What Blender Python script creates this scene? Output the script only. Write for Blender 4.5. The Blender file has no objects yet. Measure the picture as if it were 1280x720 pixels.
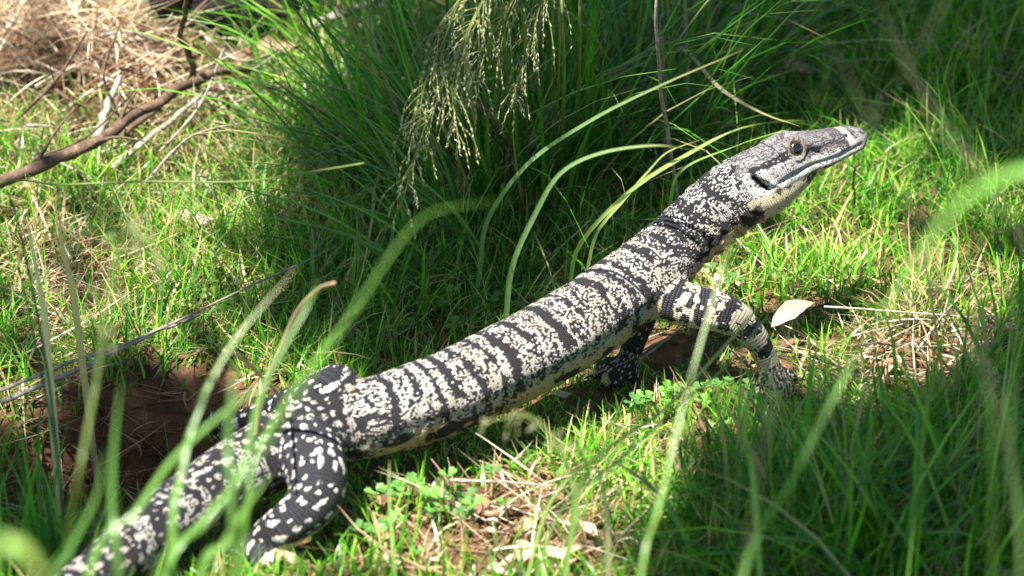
import bpy, bmesh, math, random
import numpy as np
from mathutils import Vector, Matrix
random.seed(7); rng = np.random.default_rng(7)
R = math.radians
scene = bpy.context.scene
col = scene.collection

# ------------------------------------------------------------------ camera
PITCH = R(28); DIST = 2.31; LENS = 100.0
FP = 1280 * LENS / 36.0                       # focal length in photograph pixels
AIM = Vector((0, 0, 0.07))
cam_d = bpy.data.cameras.new('camera'); cam = bpy.data.objects.new('camera', cam_d); col.objects.link(cam)
cam.location = AIM + Vector((0, -DIST * math.cos(PITCH), DIST * math.sin(PITCH)))
cam.rotation_euler = (math.pi / 2 - PITCH, 0, 0)
cam_d.lens = LENS; cam_d.sensor_width = 36; cam_d.clip_start = 0.02; cam_d.clip_end = 400
cam_d.dof.use_dof = True; cam_d.dof.focus_distance = DIST + 0.05; cam_d.dof.aperture_fstop = 6.3
scene.camera = cam
CP = np.array(cam.location)
FW = np.array([0, math.cos(PITCH), -math.sin(PITCH)]); UP = np.array([0, math.sin(PITCH), math.cos(PITCH)]); RT = np.array([1., 0, 0])

# ------------------------------------------------------------------ sky and sun
SUN_EL, SUN_AZ = R(68), R(-132)                # azimuth measured from +Y towards +X
SUN = np.array([math.sin(SUN_AZ) * math.cos(SUN_EL), math.cos(SUN_AZ) * math.cos(SUN_EL), math.sin(SUN_EL)])
world = bpy.data.worlds.new('World'); scene.world = world; world.use_nodes = True
wn = world.node_tree.nodes; wl = world.node_tree.links
sky = wn.new('ShaderNodeTexSky'); sky.sky_type = 'NISHITA'; sky.sun_disc = False
sky.sun_elevation = SUN_EL; sky.sun_rotation = SUN_AZ
wl.new(sky.outputs[0], wn['Background'].inputs[0]); wn['Background'].inputs[1].default_value = 0.05
sd = bpy.data.lights.new('sun', 'SUN'); sd.energy = 5.0; sd.angle = R(0.53); sd.color = (1, 0.95, 0.87)
so = bpy.data.objects.new('sun', sd); col.objects.link(so)
so.rotation_euler = Vector(SUN).to_track_quat('Z', 'Y').to_euler(); so.location = (0, 0, 6)
scene.view_settings.view_transform = 'Standard'; scene.view_settings.look = 'None'
scene.view_settings.exposure = 2.0; scene.view_settings.gamma = 1.0; scene.view_settings.use_curve_mapping = False
scene.render.engine = 'CYCLES'
scene.cycles.max_bounces = 8; scene.cycles.transmission_bounces = 6; scene.cycles.diffuse_bounces = 4

# ------------------------------------------------------------------ pixel helpers (photograph pixels -> directions)
def ray(px, py):
    d = FW + RT * ((px - 640) / FP) + UP * ((360 - py) / FP)
    return d
def at_z(px, py, z):                          # the point on the horizontal plane z seen at a pixel
    d = ray(px, py); return CP + d * ((z - CP[2]) / d[2])
def at_d(px, py, dist):                       # the point at a given depth along the view axis
    return CP + ray(px, py) * dist
def depth(p): return float(np.dot(np.asarray(p) - CP, FW))
def proj(P):
    q = np.asarray(P) - CP; dz = q @ FW
    return 640 + FP * (q @ RT) / dz, 360 - FP * (q @ UP) / dz
def mpp(p): return depth(p) / FP              # metres per photograph pixel at a point

# ------------------------------------------------------------------ noise
def _hash(ix, iy, k=0):
    n = (ix.astype(np.int64) * 374761393 + iy.astype(np.int64) * 668265263 + k * 974634777) & 0xffffffff
    n = ((n ^ (n >> 13)) * 1274126177) & 0xffffffff
    n = (n ^ (n >> 16)) & 0xffffffff
    return n / 4294967295.0
def vnoise(x, y, k=0):
    x = np.asarray(x, float); y = np.asarray(y, float)
    ix = np.floor(x); iy = np.floor(y); fx = x - ix; fy = y - iy
    fx = fx * fx * (3 - 2 * fx); fy = fy * fy * (3 - 2 * fy)
    a = _hash(ix, iy, k); b = _hash(ix + 1, iy, k); c = _hash(ix, iy + 1, k); d = _hash(ix + 1, iy + 1, k)
    return (a * (1 - fx) + b * fx) * (1 - fy) + (c * (1 - fx) + d * fx) * fy
def fbm(x, y, k=0): return .55 * vnoise(x, y, k) + .3 * vnoise(x * 2.1, y * 2.1, k + 1) + .15 * vnoise(x * 4.3, y * 4.3, k + 2)
def sstep(a, b, x): t = np.clip((x - a) / (b - a), 0, 1); return t * t * (3 - 2 * t)
def spots(x, y, size, k, rmin, rmax):         # 1 inside jittered blotches laid on a grid of the given size
    gx = x / size[0]; gy = y / size[1]; ix = np.floor(gx); iy = np.floor(gy); out = np.zeros_like(gx)
    for di in (-1, 0, 1):
        for dj in (-1, 0, 1):
            cx = ix + di; cy = iy + dj
            jx = cx + .5 + (_hash(cx, cy, k) - .5) * .6; jy = cy + .5 + (_hash(cx, cy, k + 1) - .5) * .7
            r = rmin + (rmax - rmin) * _hash(cx, cy, k + 2); e = .75 + .5 * _hash(cx, cy, k + 3)
            dd = np.sqrt(((gx - jx) * e) ** 2 + ((gy - jy) / e) ** 2)
            out = np.maximum(out, 1 - sstep(r * .65, r * 1.25, dd))
    return out

# ------------------------------------------------------------------ ground height
BUR = at_z(150, 575, 0); MND = at_z(150, 90, 0); BNK = at_z(215, 490, 0)
def gh(x, y):
    x = np.asarray(x, float); y = np.asarray(y, float)
    h = .022 * (fbm(x * 5 + 3, y * 5, 11) - .5) + .008 * (vnoise(x * 22, y * 22, 15) - .5)
    h = h - .075 * np.exp(-(((x - BUR[0]) / .085) ** 2 + ((y - BUR[1]) / .085) ** 2) ** 1.5)
    h = h + .035 * np.exp(-(((x - MND[0]) / .16) ** 2 + ((y - MND[1]) / .14) ** 2))
    h = h + .028 * np.exp(-(((x - BNK[0]) / .09) ** 2 + ((y - BNK[1]) / .05) ** 2))
    far = sstep(1.5, 6, np.hypot(x, y)); return h * (1 - far) + far * .15 * (fbm(x * .2, y * .2, 31) - .5)
def on_ground(px, py, lift=0):
    p = at_z(px, py, 0)
    for _ in range(6): p = at_z(px, py, float(gh(p[0], p[1])) + lift)
    return p

# ------------------------------------------------------------------ materials
def newmat(name):
    m = bpy.data.materials.new(name); m.use_nodes = True; m.node_tree.nodes.clear()
    return m, m.node_tree.nodes, m.node_tree.links
def leaf_mat(name, trans=.45, rough=.42, spec=.35, tint=(1.2, 1.6, .45), vary=.25):
    m, n, l = newmat(name)
    a = n.new('ShaderNodeVertexColor'); a.layer_name = 'tint'
    tc = n.new('ShaderNodeTexCoord')
    ns = n.new('ShaderNodeTexNoise'); ns.inputs['Scale'].default_value = 90; ns.inputs['Detail'].default_value = 3
    l.new(tc.outputs['Object'], ns.inputs['Vector'])
    mr = n.new('ShaderNodeMapRange'); mr.inputs[3].default_value = 1 - vary; mr.inputs[4].default_value = 1 + vary
    l.new(ns.outputs[0], mr.inputs[0])
    mx = n.new('ShaderNodeMix'); mx.data_type = 'RGBA'; mx.blend_type = 'MULTIPLY'; mx.inputs[0].default_value = 1
    l.new(a.outputs[0], mx.inputs[6]); l.new(mr.outputs[0], mx.inputs[7])
    b = n.new('ShaderNodeBsdfPrincipled'); b.inputs['Roughness'].default_value = rough; b.inputs['Specular IOR Level'].default_value = spec
    l.new(mx.outputs[2], b.inputs['Base Color'])
    t = n.new('ShaderNodeBsdfTranslucent')
    mt = n.new('ShaderNodeMix'); mt.data_type = 'RGBA'; mt.blend_type = 'MULTIPLY'; mt.inputs[0].default_value = 1
    l.new(mx.outputs[2], mt.inputs[6]); mt.inputs[7].default_value = (*tint, 1); l.new(mt.outputs[2], t.inputs[0])
    ms = n.new('ShaderNodeMixShader'); ms.inputs[0].default_value = trans
    o = n.new('ShaderNodeOutputMaterial'); l.new(b.outputs[0], ms.inputs[1]); l.new(t.outputs[0], ms.inputs[2]); l.new(ms.outputs[0], o.inputs[0])
    return m
def rough_mat(name, c1, c2, c3=None, scale=60, stretch=(1, 1, 1), rough=.85, bump=.4, dist=.002):
    m, n, l = newmat(name)
    tc = n.new('ShaderNodeTexCoord'); mp = n.new('ShaderNodeMapping'); mp.inputs['Scale'].default_value = stretch
    l.new(tc.outputs['Object'], mp.inputs[0])
    ns = n.new('ShaderNodeTexNoise'); ns.inputs['Scale'].default_value = scale; ns.inputs['Detail'].default_value = 8; ns.inputs['Roughness'].default_value = .65
    l.new(mp.outputs[0], ns.inputs['Vector'])
    cr = n.new('ShaderNodeValToRGB'); cr.color_ramp.elements[0].position = .32; cr.color_ramp.elements[1].position = .68
    cr.color_ramp.elements[0].color = (*c1, 1); cr.color_ramp.elements[1].color = (*c2, 1)
    if c3: e = cr.color_ramp.elements.new(.58); e.color = (*c3, 1)
    l.new(ns.outputs[0], cr.inputs[0])
    bp = n.new('ShaderNodeBump'); bp.inputs['Strength'].default_value = bump; bp.inputs['Distance'].default_value = dist
    l.new(ns.outputs[0], bp.inputs['Height'])
    b = n.new('ShaderNodeBsdfPrincipled'); b.inputs['Roughness'].default_value = rough; b.inputs['Specular IOR Level'].default_value = .25
    l.new(cr.outputs[0], b.inputs['Base Color']); l.new(bp.outputs[0], b.inputs['Normal'])
    o = n.new('ShaderNodeOutputMaterial'); l.new(b.outputs[0], o.inputs[0]); return m
M = {}
M['grass'] = leaf_mat('grass_leaf', .42, .34, .5)
M['straw'] = leaf_mat('dry_straw', .25, .55, .3, (1.1, 1.0, .75), .3)
M['clover'] = leaf_mat('clover_leaf', .4, .5, .3, (1.35, 1.3, .5), .2)
M['dryleaf'] = leaf_mat('dry_leaf', .2, .5, .4, (1.2, .95, .6), .3)
M['treeleaf'] = leaf_mat('tree_leaf', .15, .4, .4, (1.2, 1.2, .5), .2)
M['soil'] = rough_mat('soil', (.035, .018, .010), (.23, .12, .065), (.12, .06, .032), 38, rough=.95, bump=.9, dist=.008)
M['bark'] = rough_mat('bark', (.05, .03, .02), (.22, .14, .10), (.11, .07, .05), 120, (1, 1, 1), .8, .7, .003)
M['greywood'] = rough_mat('grey_wood', (.14, .12, .10), (.5, .44, .37), (.3, .26, .22), 140, (1, 1, 1), .8, .5, .002)
M['darkwood'] = rough_mat('charred_log', (.006, .005, .005), (.09, .06, .045), (.02, .014, .012), 45, (.35, 1.6, 1.6), .95, 1., .012)
M['claw'] = rough_mat('claw_horn', (.012, .011, .01), (.05, .045, .04), None, 200, rough=.35, bump=.1)

# ------------------------------------------------------------------ mesh helpers
def link(o, parent=None):
    col.objects.link(o)
    if parent is not None: o.parent = parent
    return o
def tag(o, label=None, cat=None, group=None, kind=None):
    if label: o['label'] = label
    if cat: o['category'] = cat
    if group: o['group'] = group
    if kind: o['kind'] = kind
    return o
def empty(name, loc=(0, 0, 0), rz=0):
    o = bpy.data.objects.new(name, None); o.location = loc; o.rotation_euler = (0, 0, rz); o.empty_display_size = .02
    return link(o)
def np_mesh(name, V, F, tint=None, smooth=True):
    V = np.asarray(V, np.float32).reshape(-1, 3); F = np.asarray(F, np.int32); k = F.shape[1]
    me = bpy.data.meshes.new(name)
    me.vertices.add(len(V)); me.vertices.foreach_set('co', V.ravel())
    me.loops.add(F.size); me.loops.foreach_set('vertex_index', F.ravel())
    me.polygons.add(len(F)); me.polygons.foreach_set('loop_start', np.arange(0, F.size, k, dtype=np.int32))
    if smooth: me.polygons.foreach_set('use_smooth', np.ones(len(F), bool))
    me.update(calc_edges=True)
    if tint is not None:
        at = me.color_attributes.new('tint', 'FLOAT_COLOR', 'POINT')
        t = np.ones((len(V), 4), np.float32); t[:, :3] = tint; at.data.foreach_set('color', t.ravel())
    return me
def obj(name, me, mat, parent=None):
    me.materials.append(mat) if len(me.materials) == 0 else None
    return link(bpy.data.objects.new(name, me), parent)
def crom(P, n):                                # Catmull-Rom through rows of P, n samples
    P = np.asarray(P, float); m = len(P)
    Q = np.vstack([2 * P[0] - P[1], P, 2 * P[-1] - P[-2]])
    u = np.linspace(0, m - 1 - 1e-9, n); i = u.astype(int); t = (u - i)[:, None]
    a, b, c, d = Q[i], Q[i + 1], Q[i + 2], Q[i + 3]
    return .5 * (2 * b + (c - a) * t + (2 * a - 5 * b + 4 * c - d) * t ** 2 + (3 * b - a - 3 * c + d) * t ** 3)
def frames(C):
    T = np.gradient(C, axis=0); T /= np.linalg.norm(T, axis=1)[:, None]
    U = np.array([0, 0, 1.]) - T * T[:, 2:3]
    bad = np.linalg.norm(U, axis=1) < .15
    U[bad] = np.array([0, 1., 0]) - T[bad] * T[bad, 1:2]
    U /= np.linalg.norm(U, axis=1)[:, None]
    return T, U, np.cross(T, U)
def tube(C, r, sides=8, cap=True, knob=0, seed=0):      # -> verts, quads (round ends close to a point)
    C = np.asarray(C, float); r = np.broadcast_to(np.asarray(r, float), (len(C),)).copy()
    T, U, S = frames(C)
    if cap:
        C = np.vstack([C[0] - T[0] * r[0] * .3, C, C[-1] + T[-1] * r[-1] * .3]); r = np.r_[r[0] * .05, r, r[-1] * .05]
        T = np.vstack([T[0], T, T[-1]]); U = np.vstack([U[0], U, U[-1]]); S = np.vstack([S[0], S, S[-1]])
    th = np.linspace(0, 2 * np.pi, sides, endpoint=False)
    rr = r[:, None] * np.ones(sides)
    if knob:
        ii = np.arange(len(r))[:, None] * .6 + seed * 17.3
        rr = rr * (1 + knob * (vnoise(ii + 0 * th, th * 1.2 + 0 * ii, seed) - .5) * 2)
    V = C[:, None] + rr[..., None] * (np.cos(th)[None, :, None] * U[:, None] + np.sin(th)[None, :, None] * S[:, None])
    n = len(C); F = []
    i = np.arange(n - 1)[:, None] * sides; j = np.arange(sides)[None]; j2 = (j + 1) % sides
    F = np.stack([i + j, i + j2, i + sides + j2, i + sides + j], -1).reshape(-1, 4)
    return V.reshape(-1, 3), F
def join(parts):
    V = []; F = []; o = 0
    for v, f in parts: V.append(v); F.append(f + o); o += len(v)
    return np.vstack(V), np.vstack(F)

def blades(root, az, length, lean, bend, width, color, K=4, tipcol=None, twist=None, sway=None):
    """N thin tapered grass blades as one vertex/quad array."""
    N = len(root); t = np.linspace(0, 1, K + 1)
    phi = lean[:, None] + bend[:, None] * t[None] ** 1.2
    seg = length[:, None] / K
    dh = np.sin((phi[:, :-1] + phi[:, 1:]) / 2) * seg; dv = np.cos((phi[:, :-1] + phi[:, 1:]) / 2) * seg
    H = np.concatenate([np.zeros((N, 1)), np.cumsum(dh, 1)], 1); Z = np.concatenate([np.zeros((N, 1)), np.cumsum(dv, 1)], 1)
    sw = (rng.normal(0, .25, N) if sway is None else sway)
    a = az[:, None] + sw[:, None] * t[None]
    C = np.stack([root[:, 0:1] + np.cos(a) * H, root[:, 1:2] + np.sin(a) * H, root[:, 2:3] + Z], -1)
    tw = (rng.uniform(-1.2, 1.2, N) if twist is None else twist)
    b = a + np.pi / 2 + tw[:, None] * (.3 + .7 * t[None])
    W = width[:, None] * np.maximum((1 - t[None] ** 2.2), .06) * (.65 + .35 * np.minimum(1, t[None] * 4)) * .5
    S = np.stack([np.cos(b) * W, np.sin(b) * W, .25 * W * np.sin(tw)[:, None]], -1)
    V = np.stack([C - S, C + S], 2).reshape(N, -1, 3)
    base = (np.arange(N) * 2 * (K + 1))[:, None, None]
    k = np.arange(K)[None, :, None] * 2
    F = (base + k + np.array([0, 1, 3, 2])[None, None]).reshape(-1, 4)
    cc = np.repeat(color[:, None], 2 * (K + 1), 1)
    if tipcol is not None:
        f = np.repeat(t, 2)[None, :, None] ** 3; cc = cc * (1 - f) + tipcol[:, None] * f
    return V.reshape(-1, 3), F, cc.reshape(-1, 3)
def ribbon(C, w, color, tip=None, fold=.25, normal=None, flat_start=False):
    """One long grass leaf: a V-folded strip along the points C, width w in metres."""
    C = np.asarray(C, float); n = len(C); t = np.linspace(0, 1, n)
    T = np.gradient(C, axis=0); T /= np.linalg.norm(T, axis=1)[:, None]
    nv = np.array([0, -.6, .8]) if normal is None else np.asarray(normal)
    S = np.cross(T, nv); S /= np.maximum(np.linalg.norm(S, axis=1), 1e-6)[:, None]; Nn = np.cross(S, T)
    W = (w * .5 * np.maximum(1 - t ** 3, .05) * (.7 + .3 * np.minimum(1, t * 5)))[:, None]
    V = np.stack([C - S * W + Nn * W * fold, C, C + S * W + Nn * W * fold], 1)
    i = np.arange(n - 1)[:, None] * 3
    F = np.concatenate([i + np.array([[0, 1, 4, 3]]), i + np.array([[1, 2, 5, 4]])]).reshape(-1, 4)
    c = np.repeat(np.asarray(color)[None], n, 0)
    if tip is not None: f = (t ** 8)[:, None]; c = c * (1 - f) + np.asarray(tip) * f
    c = np.repeat(c, 3, 0) * np.tile([1.0, 1.15, 1.0], n)[:, None]
    return V.reshape(-1, 3), F, c

# ================================================================== GROUND
def make_ground():
    xs = np.unique(np.r_[np.linspace(-1.3, 1.3, 261), np.sign(np.linspace(-1, 1, 60)) * (1.3 + 150 * np.abs(np.linspace(-1, 1, 60)) ** 3)])
    X, Y = np.meshgrid(xs, xs); Z = gh(X, Y); n = len(xs)
    V = np.stack([X, Y, Z], -1).reshape(-1, 3)
    i = np.arange(n - 1); a = (i[:, None] * n + i[None]).reshape(-1, 1)
    F = a + np.array([[0, 1, n + 1, n]])
    o = obj('ground', np_mesh('ground', V, F), M['soil']); o['kind'] = 'structure'
    o['label'] = 'brown earth under the grass with a scraped hollow beside the tail'
make_ground()

# ================================================================== LIZARD
# stations: centre pixel, apparent full width in pixels, centre height above ground (m), flatness (height/width)
BODY = [(-330, 960, 26, .014, 1.0), (-180, 900, 40, .020, 1.0), (-30, 815, 58, .030, 1.05), (70, 757, 66, .036, 1.05), (126, 717, 72, .040, 1.05), (202, 656, 80, .044, 1.05), (274, 605, 86, .048, 1.0), (330, 572, 92, .050, .98),
        (376, 550, 96, .053, .95), (424, 531, 102, .056, .94), (480, 519, 106, .060, .95), (555, 495, 109, .064, .96), (627, 461, 111, .068, .97), (678, 435, 111, .071, .97),
        (728, 405, 108, .075, .98), (776, 370, 102, .081, .98), (815, 338, 94, .090, 1.0), (847, 305, 84, .102, 1.05), (876, 280, 86, .115, 1.08), (903, 257, 87, .129, 1.1), (930, 239, 86, .141, 1.12),
        (955, 225, 82, .150, 1.12), (978, 210, 73, .157, 1.06), (1000, 195, 62, .163, 1.04), (1023, 187, 51, .167, 1.02), (1047, 179, 42, .170, 1.0), (1066, 174, 35, .172, .98), (1077, 171, 26, .173, .95)]
def build_lizard():
    st = []
    for px, py, w, z, fl in BODY:
        p = at_z(px, py, z); r = w * .5 * mpp(p)
        st.append([*p, r / math.sqrt(fl), r * math.sqrt(fl)])
    st = np.array(st); NS = 700
    D = crom(st, NS); C = D[:, :3]; rw = D[:, 3]; rh = D[:, 4]
    T, U, S = frames(C)
    pxs, pys = proj(C)
    roll = (R(7) * sstep(380, 520, pxs) + R(5) * sstep(900, 960, pxs))[:, None]      # the animal leans a little to its left as it strides
    U, S = U * np.cos(roll) - S * np.sin(roll), S * np.cos(roll) + U * np.sin(roll)
    seg = np.r_[0, np.cumsum(np.linalg.norm(np.diff(C, axis=0), axis=1))]; SL = seg[-1] - seg      # distance from snout
    th = np.linspace(0, 2 * np.pi, 48, endpoint=False)
    sh = np.ones_like(th); at = np.abs((th + np.pi) % (2 * np.pi) - np.pi)
    shelf = sstep(R(78), R(92), at) * (1 - sstep(R(150), R(175), at))
    bodyw = (sstep(420, 500, pxs) * (1 - sstep(770, 830, pxs)))[:, None]
    mod = 1 - .085 * shelf[None] * bodyw
    hs = sstep(925, 985, pxs)[:, None]; ct, sn = np.abs(np.cos(th))[None], np.abs(np.sin(th))[None]; ex = 2 + 1.5 * hs
    mod = mod * (ct ** ex + sn ** ex) ** (-1 / ex) * (1 - .06 * hs)
    ring = lambda a: C[:, None] + mod[..., None] * (np.cos(th)[None, :, None] * U[:, None] * rh[:, None, None] + np.sin(th)[None, :, None] * S[:, None] * rw[:, None, None])
    V = ring(0)
    sides = 48; n = NS
    i = np.arange(n - 1)[:, None] * sides; j = np.arange(sides)[None]; j2 = (j + 1) % sides
    F = np.stack([i + j, i + j2, i + sides + j2, i + sides + j], -1).reshape(-1, 4)
    V = V.reshape(-1, 3)
    # closed ends
    vt = len(V); V = np.vstack([V, C[0] - T[0] * .01, C[-1] + T[-1] * rw[-1] * .9])
    jj = np.arange(sides); jn = (jj + 1) % sides
    F = np.vstack([F, np.stack([jj, np.full(sides, vt), jn, jn], -1)[:, [0, 1, 2, 2]], np.stack([(n - 1) * sides + jj, (n - 1) * sides + jn, np.full(sides, vt + 1), np.full(sides, vt + 1)], -1)])
    faces = [tuple(dict.fromkeys(f)) for f in F.tolist()]
    # legs: pixel, width px, z
    legs = {
     'fr': [(806, 358, 62, .080), (828, 370, 62, .078), (858, 381, 56, .074), (890, 388, 52, .070), (918, 398, 46, .064), (940, 417, 36, .052), (953, 438, 31, .036), (963, 462, 31, .018), (967, 478, 33, .010)],
     'hr': [(376, 535, 92, .058), (388, 566, 86, .058), (396, 596, 78, .056), (394, 620, 70, .050), (376, 642, 62, .042), (352, 660, 54, .032), (334, 670, 44, .020), (330, 682, 38, .010)],
     'hl': [(400, 510, 80, .066), (414, 490, 64, .078), (422, 480, 52, .080), (412, 478, 42, .072), (385, 490, 36, .050), (345, 507, 30, .030), (305, 525, 28, .016), (285, 534, 28, .010)],
     'fl': [(806, 340, 60, .084), (812, 352, 50, .070), (806, 385, 40, .050), (795, 420, 32, .032), (785, 448, 28, .016), (776, 463, 30, .008)]}
    toes = {   # end pixel, z, for each of five toes starting at the last leg station
     'fr': [(946, 494, .004), (958, 506, .004), (975, 506, .004), (992, 494, .005), (996, 478, .006)],
     'hr': [(296, 690, .004), (300, 704, .004), (318, 712, .004), (344, 712, .004), (372, 706, .005)],
     'hl': [(255, 530, .004), (248, 540, .004), (253, 552, .004), (268, 558, .004), (290, 556, .005)],
     'fl': [(744, 462, .004), (744, 472, .004), (754, 482, .004), (772, 486, .004), (796, 480, .004)]}
    legC = {}; claws = []
    allV = [V]; allF = list(faces); off = len(V)
    for k, pts in legs.items():
        rows = []
        for px, py, w, z in pts:
            p = at_z(px, py, z); rows.append([*p, w * .5 * mpp(p)])
        if k in ('hl', 'fl'): pass
        for q in rows[-2:]:
            g = float(gh(q[0], q[1])); q[2] = max(q[2], g + q[3] * .75)
        dd = crom(np.array(rows), 60); legC[k] = dd
        v, f = tube(dd[:, :3], dd[:, 3], 20)
        allV.append(v); allF += (f + off).tolist(); off += len(v)
        a0 = dd[-3, :3]
        for px, py, z in toes[k]:
            e = at_z(px, py, z); g = float(gh(e[0], e[1])); e = at_z(px, py, g + .006)
            mid = (a0 + e) * .5 + np.array([0, 0, .006])
            cc = crom(np.array([a0, mid, e]), 14); rr = np.linspace(.0076, .0046, 14) * (1 + .12 * np.cos(np.linspace(0, 9, 14)))
            v, f = tube(cc, rr, 10); allV.append(v); allF += (f + off).tolist(); off += len(v)
            claws.append((e, (e - mid) / np.linalg.norm(e - mid)))
    me = bpy.data.meshes.new('monitor_lizard'); me.from_pydata(np.vstack(allV).tolist(), [], allF); me.update()
    tmp = link(bpy.data.objects.new('tmp', me))
    bm = bmesh.new(); bm.from_mesh(me); bmesh.ops.recalc_face_normals(bm, faces=bm.faces); bm.to_mesh(me); bm.free()
    mo = tmp.modifiers.new('r', 'REMESH'); mo.mode = 'VOXEL'; mo.voxel_size = .0023
    mo = tmp.modifiers.new('s', 'SMOOTH'); mo.factor = .5; mo.iterations = 7
    mo = tmp.modifiers.new('d', 'SUBSURF'); mo.levels = 1; mo.render_levels = 1
    dg = bpy.context.evaluated_depsgraph_get()
    me2 = bpy.data.meshes.new_from_object(tmp.evaluated_get(dg)); bpy.data.objects.remove(tmp)
    me2.name = 'monitor_lizard'
    nv = len(me2.vertices); P = np.empty(nv * 3, np.float32); me2.vertices.foreach_get('co', P); P = P.reshape(-1, 3).astype(float)
    Nn = np.empty(nv * 3, np.float32); me2.vertices.foreach_get('normal', Nn); Nn = Nn.reshape(-1, 3).astype(float)
    print('lizard verts', nv)
    # nearest centreline point for the body and for every leg
    def nearest(P, C, r):
        idx = np.empty(len(P), int); dist = np.empty(len(P)); r2 = r
        for a in range(0, len(P), 4000):
            d = np.linalg.norm(P[a:a + 4000, None] - C[None], axis=2)
            k = d.argmin(1); idx[a:a + 4000] = k; dist[a:a + 4000] = d[np.arange(len(k)), k]
        return idx, dist
    sub = np.arange(0, NS, 2)
    bi, bd = nearest(P, C[sub], rw[sub]); bi = sub[bi]
    best = bd / np.maximum(rw[bi], .004) ; part = np.zeros(nv, int)
    info = {}
    for q, k in enumerate(('fr', 'hr', 'hl', 'fl')):
        dd = legC[k]; ii, ds = nearest(P, dd[:, :3], dd[:, 3]); rel = ds / dd[ii, 3]
        info[q + 1] = (dd, ii)
        better = (rel < best * .97) & (ii > 6); part[better] = q + 1; best = np.where(better, rel, best)
    # refine along-axis coordinate so that rows of scales are smooth
    q = P - C[bi]; s = SL[bi] - np.einsum('ij,ij->i', q, T[bi])
    bu = np.einsum('ij,ij->i', q, U[bi]); bs = np.einsum('ij,ij->i', q, S[bi])
    theta = np.arctan2(bs, bu); ath = np.abs(theta)
    rad = (rw[bi] + rh[bi]) * .5
    px = np.interp(-s, -SL, pxs)                 # station along the body expressed by its centre pixel
    # -------- pattern on the body: probability that a scale is pale
    arc = theta * rad
    u = s / .00175; v = theta / (2 * np.pi) * 132
    wob = (fbm(theta * 3, s * 40, 5) - .5) * 9
    xb = px + wob - 4 * np.sin(ath)
    bands = [(482, 4), (511, 4), (530, 2.5), (547, 5), (572, 4), (595, 2.5), (614, 5), (640, 4), (676, 5.5), (706, 2), (738, 5.5), (757, 2.5), (772, 4), (801, 4), (824, 4), (848, 4)]
    dark = np.zeros(nv); edge = np.zeros(nv)
    for c, w in bands:
        d = np.abs(xb - c); dark = np.maximum(dark, (1 - sstep(w - 2, w + 1, d)) * (vnoise(s / .009, arc / .016, 27) > .2 + .24 * sstep(.5, 1.3, ath))); edge = np.maximum(edge, np.exp(-((d - w - 3.5) / 2.2) ** 2))
    ret = vnoise(s / .0028, arc / .0036, 21) * .8 + .2 * vnoise(s / .012, arc / .012, 22)
    Pb = .26 + .44 * sstep(.35, .65, ret); Pb = np.maximum(Pb, edge * .97 * (vnoise(s / .02, arc / .006, 23) > .42))
    Pb = Pb * (1 - dark)
    Pb = np.where((dark > .5), .015, Pb)
    # neck: separate pale dots with dark chevrons running forward down the side
    wn_ = sstep(800, 835, px)
    chev = np.zeros(nv); xc = px - 26 * sstep(.6, 2.0, ath) + wob
    for c, w in ((822, 6), (846, 6), (872, 5), (905, 4)):
        chev = np.maximum(chev, 1 - sstep(w - 1, w + 3, np.abs(xc - c)))
    Pn = (.50 + .18 * sstep(.8, 1.5, ath) + .2 * sstep(880, 930, px) * sstep(.9, 1.4, ath)) * (1 - .8 * chev)
    # tail and hips: blotches
    sp = spots(s + .004 * vnoise(arc / .01, s * 0, 3), arc, (.0105, .0085), 41, .10, .44)
    tb = np.sin((s - .62) / .056 * 2 * np.pi + 1.0)
    fine = vnoise(s / .004, arc / .009, 44) > .55
    Pt = np.maximum(sp * .97, np.where((tb > .2) & fine, .6, 0) ) * np.where(tb < -.75, .75, 1)
    wt = 1 - sstep(440, 480, px + (vnoise(s / .012, arc / .012, 9) - .5) * 60)
    Pv = Pb * (1 - wn_) + Pn * wn_
    Pv = Pv * (1 - wt) + Pt * wt
    light = np.tile(np.array([.46, .435, .395]), (nv, 1)); darkc = np.tile(np.array([.019, .018, .021]), (nv, 1))
    warm = sstep(.45, .75, fbm(s * 45, arc * 45, 61))[:, None]; light = light * (1 - .55 * warm) + np.array([.44, .36, .25]) * .55 * warm
    light = light * (1 - wn_[:, None] * .8) + np.array([.53, .505, .50]) * wn_[:, None] * .8
    wy = (wn_ * sstep(.9, 1.2, ath) * (1 - sstep(1.5, 1.75, ath)) * sstep(.5, .62, vnoise(s / .022, arc / .02, 64)))[:, None]
    light = light * (1 - wy * .6) + np.array([.58, .50, .30]) * wy * .6
    # belly
    bl = sstep(1.66, 1.86, ath + (vnoise(s / .008, arc / .006, 71) - .5) * .35) * sstep(395, 500, px) 
    blt = sstep(2.2, 2.45, ath) * (1 - sstep(395, 500, px))
    bl = np.maximum(bl, blt)
    marks = np.maximum(sstep(.60, .66, vnoise(s / .017, arc / .012, 73)), 0) * (1 - sstep(2.3, 2.7, ath))
    hipd = 1 - sstep(560, 640, px)
    marks = np.maximum(marks, hipd * sstep(.42, .5, vnoise(s / .010, arc / .012, 75)) * (1 - sstep(2.6, 2.9, ath)))
    Pv = Pv * (1 - bl) + bl * (1 - marks) * .96
    light = light * (1 - bl[:, None]) + np.array([.46, .36, .20]) * bl[:, None]
    dot = (.35 + .55 * wn_) * (1 - bl)                      # how separate the pale scales are
    # -------- head
    hb = np.argmin(np.abs(pxs - 955)); he = NS - 14
    A0 = C[hb]; f = C[he] - C[hb]; f /= np.linalg.norm(f); uu = U[(hb + he) // 2]; uu = uu - f * np.dot(uu, f); uu /= np.linalg.norm(uu); rr_ = np.cross(f, uu)
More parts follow.
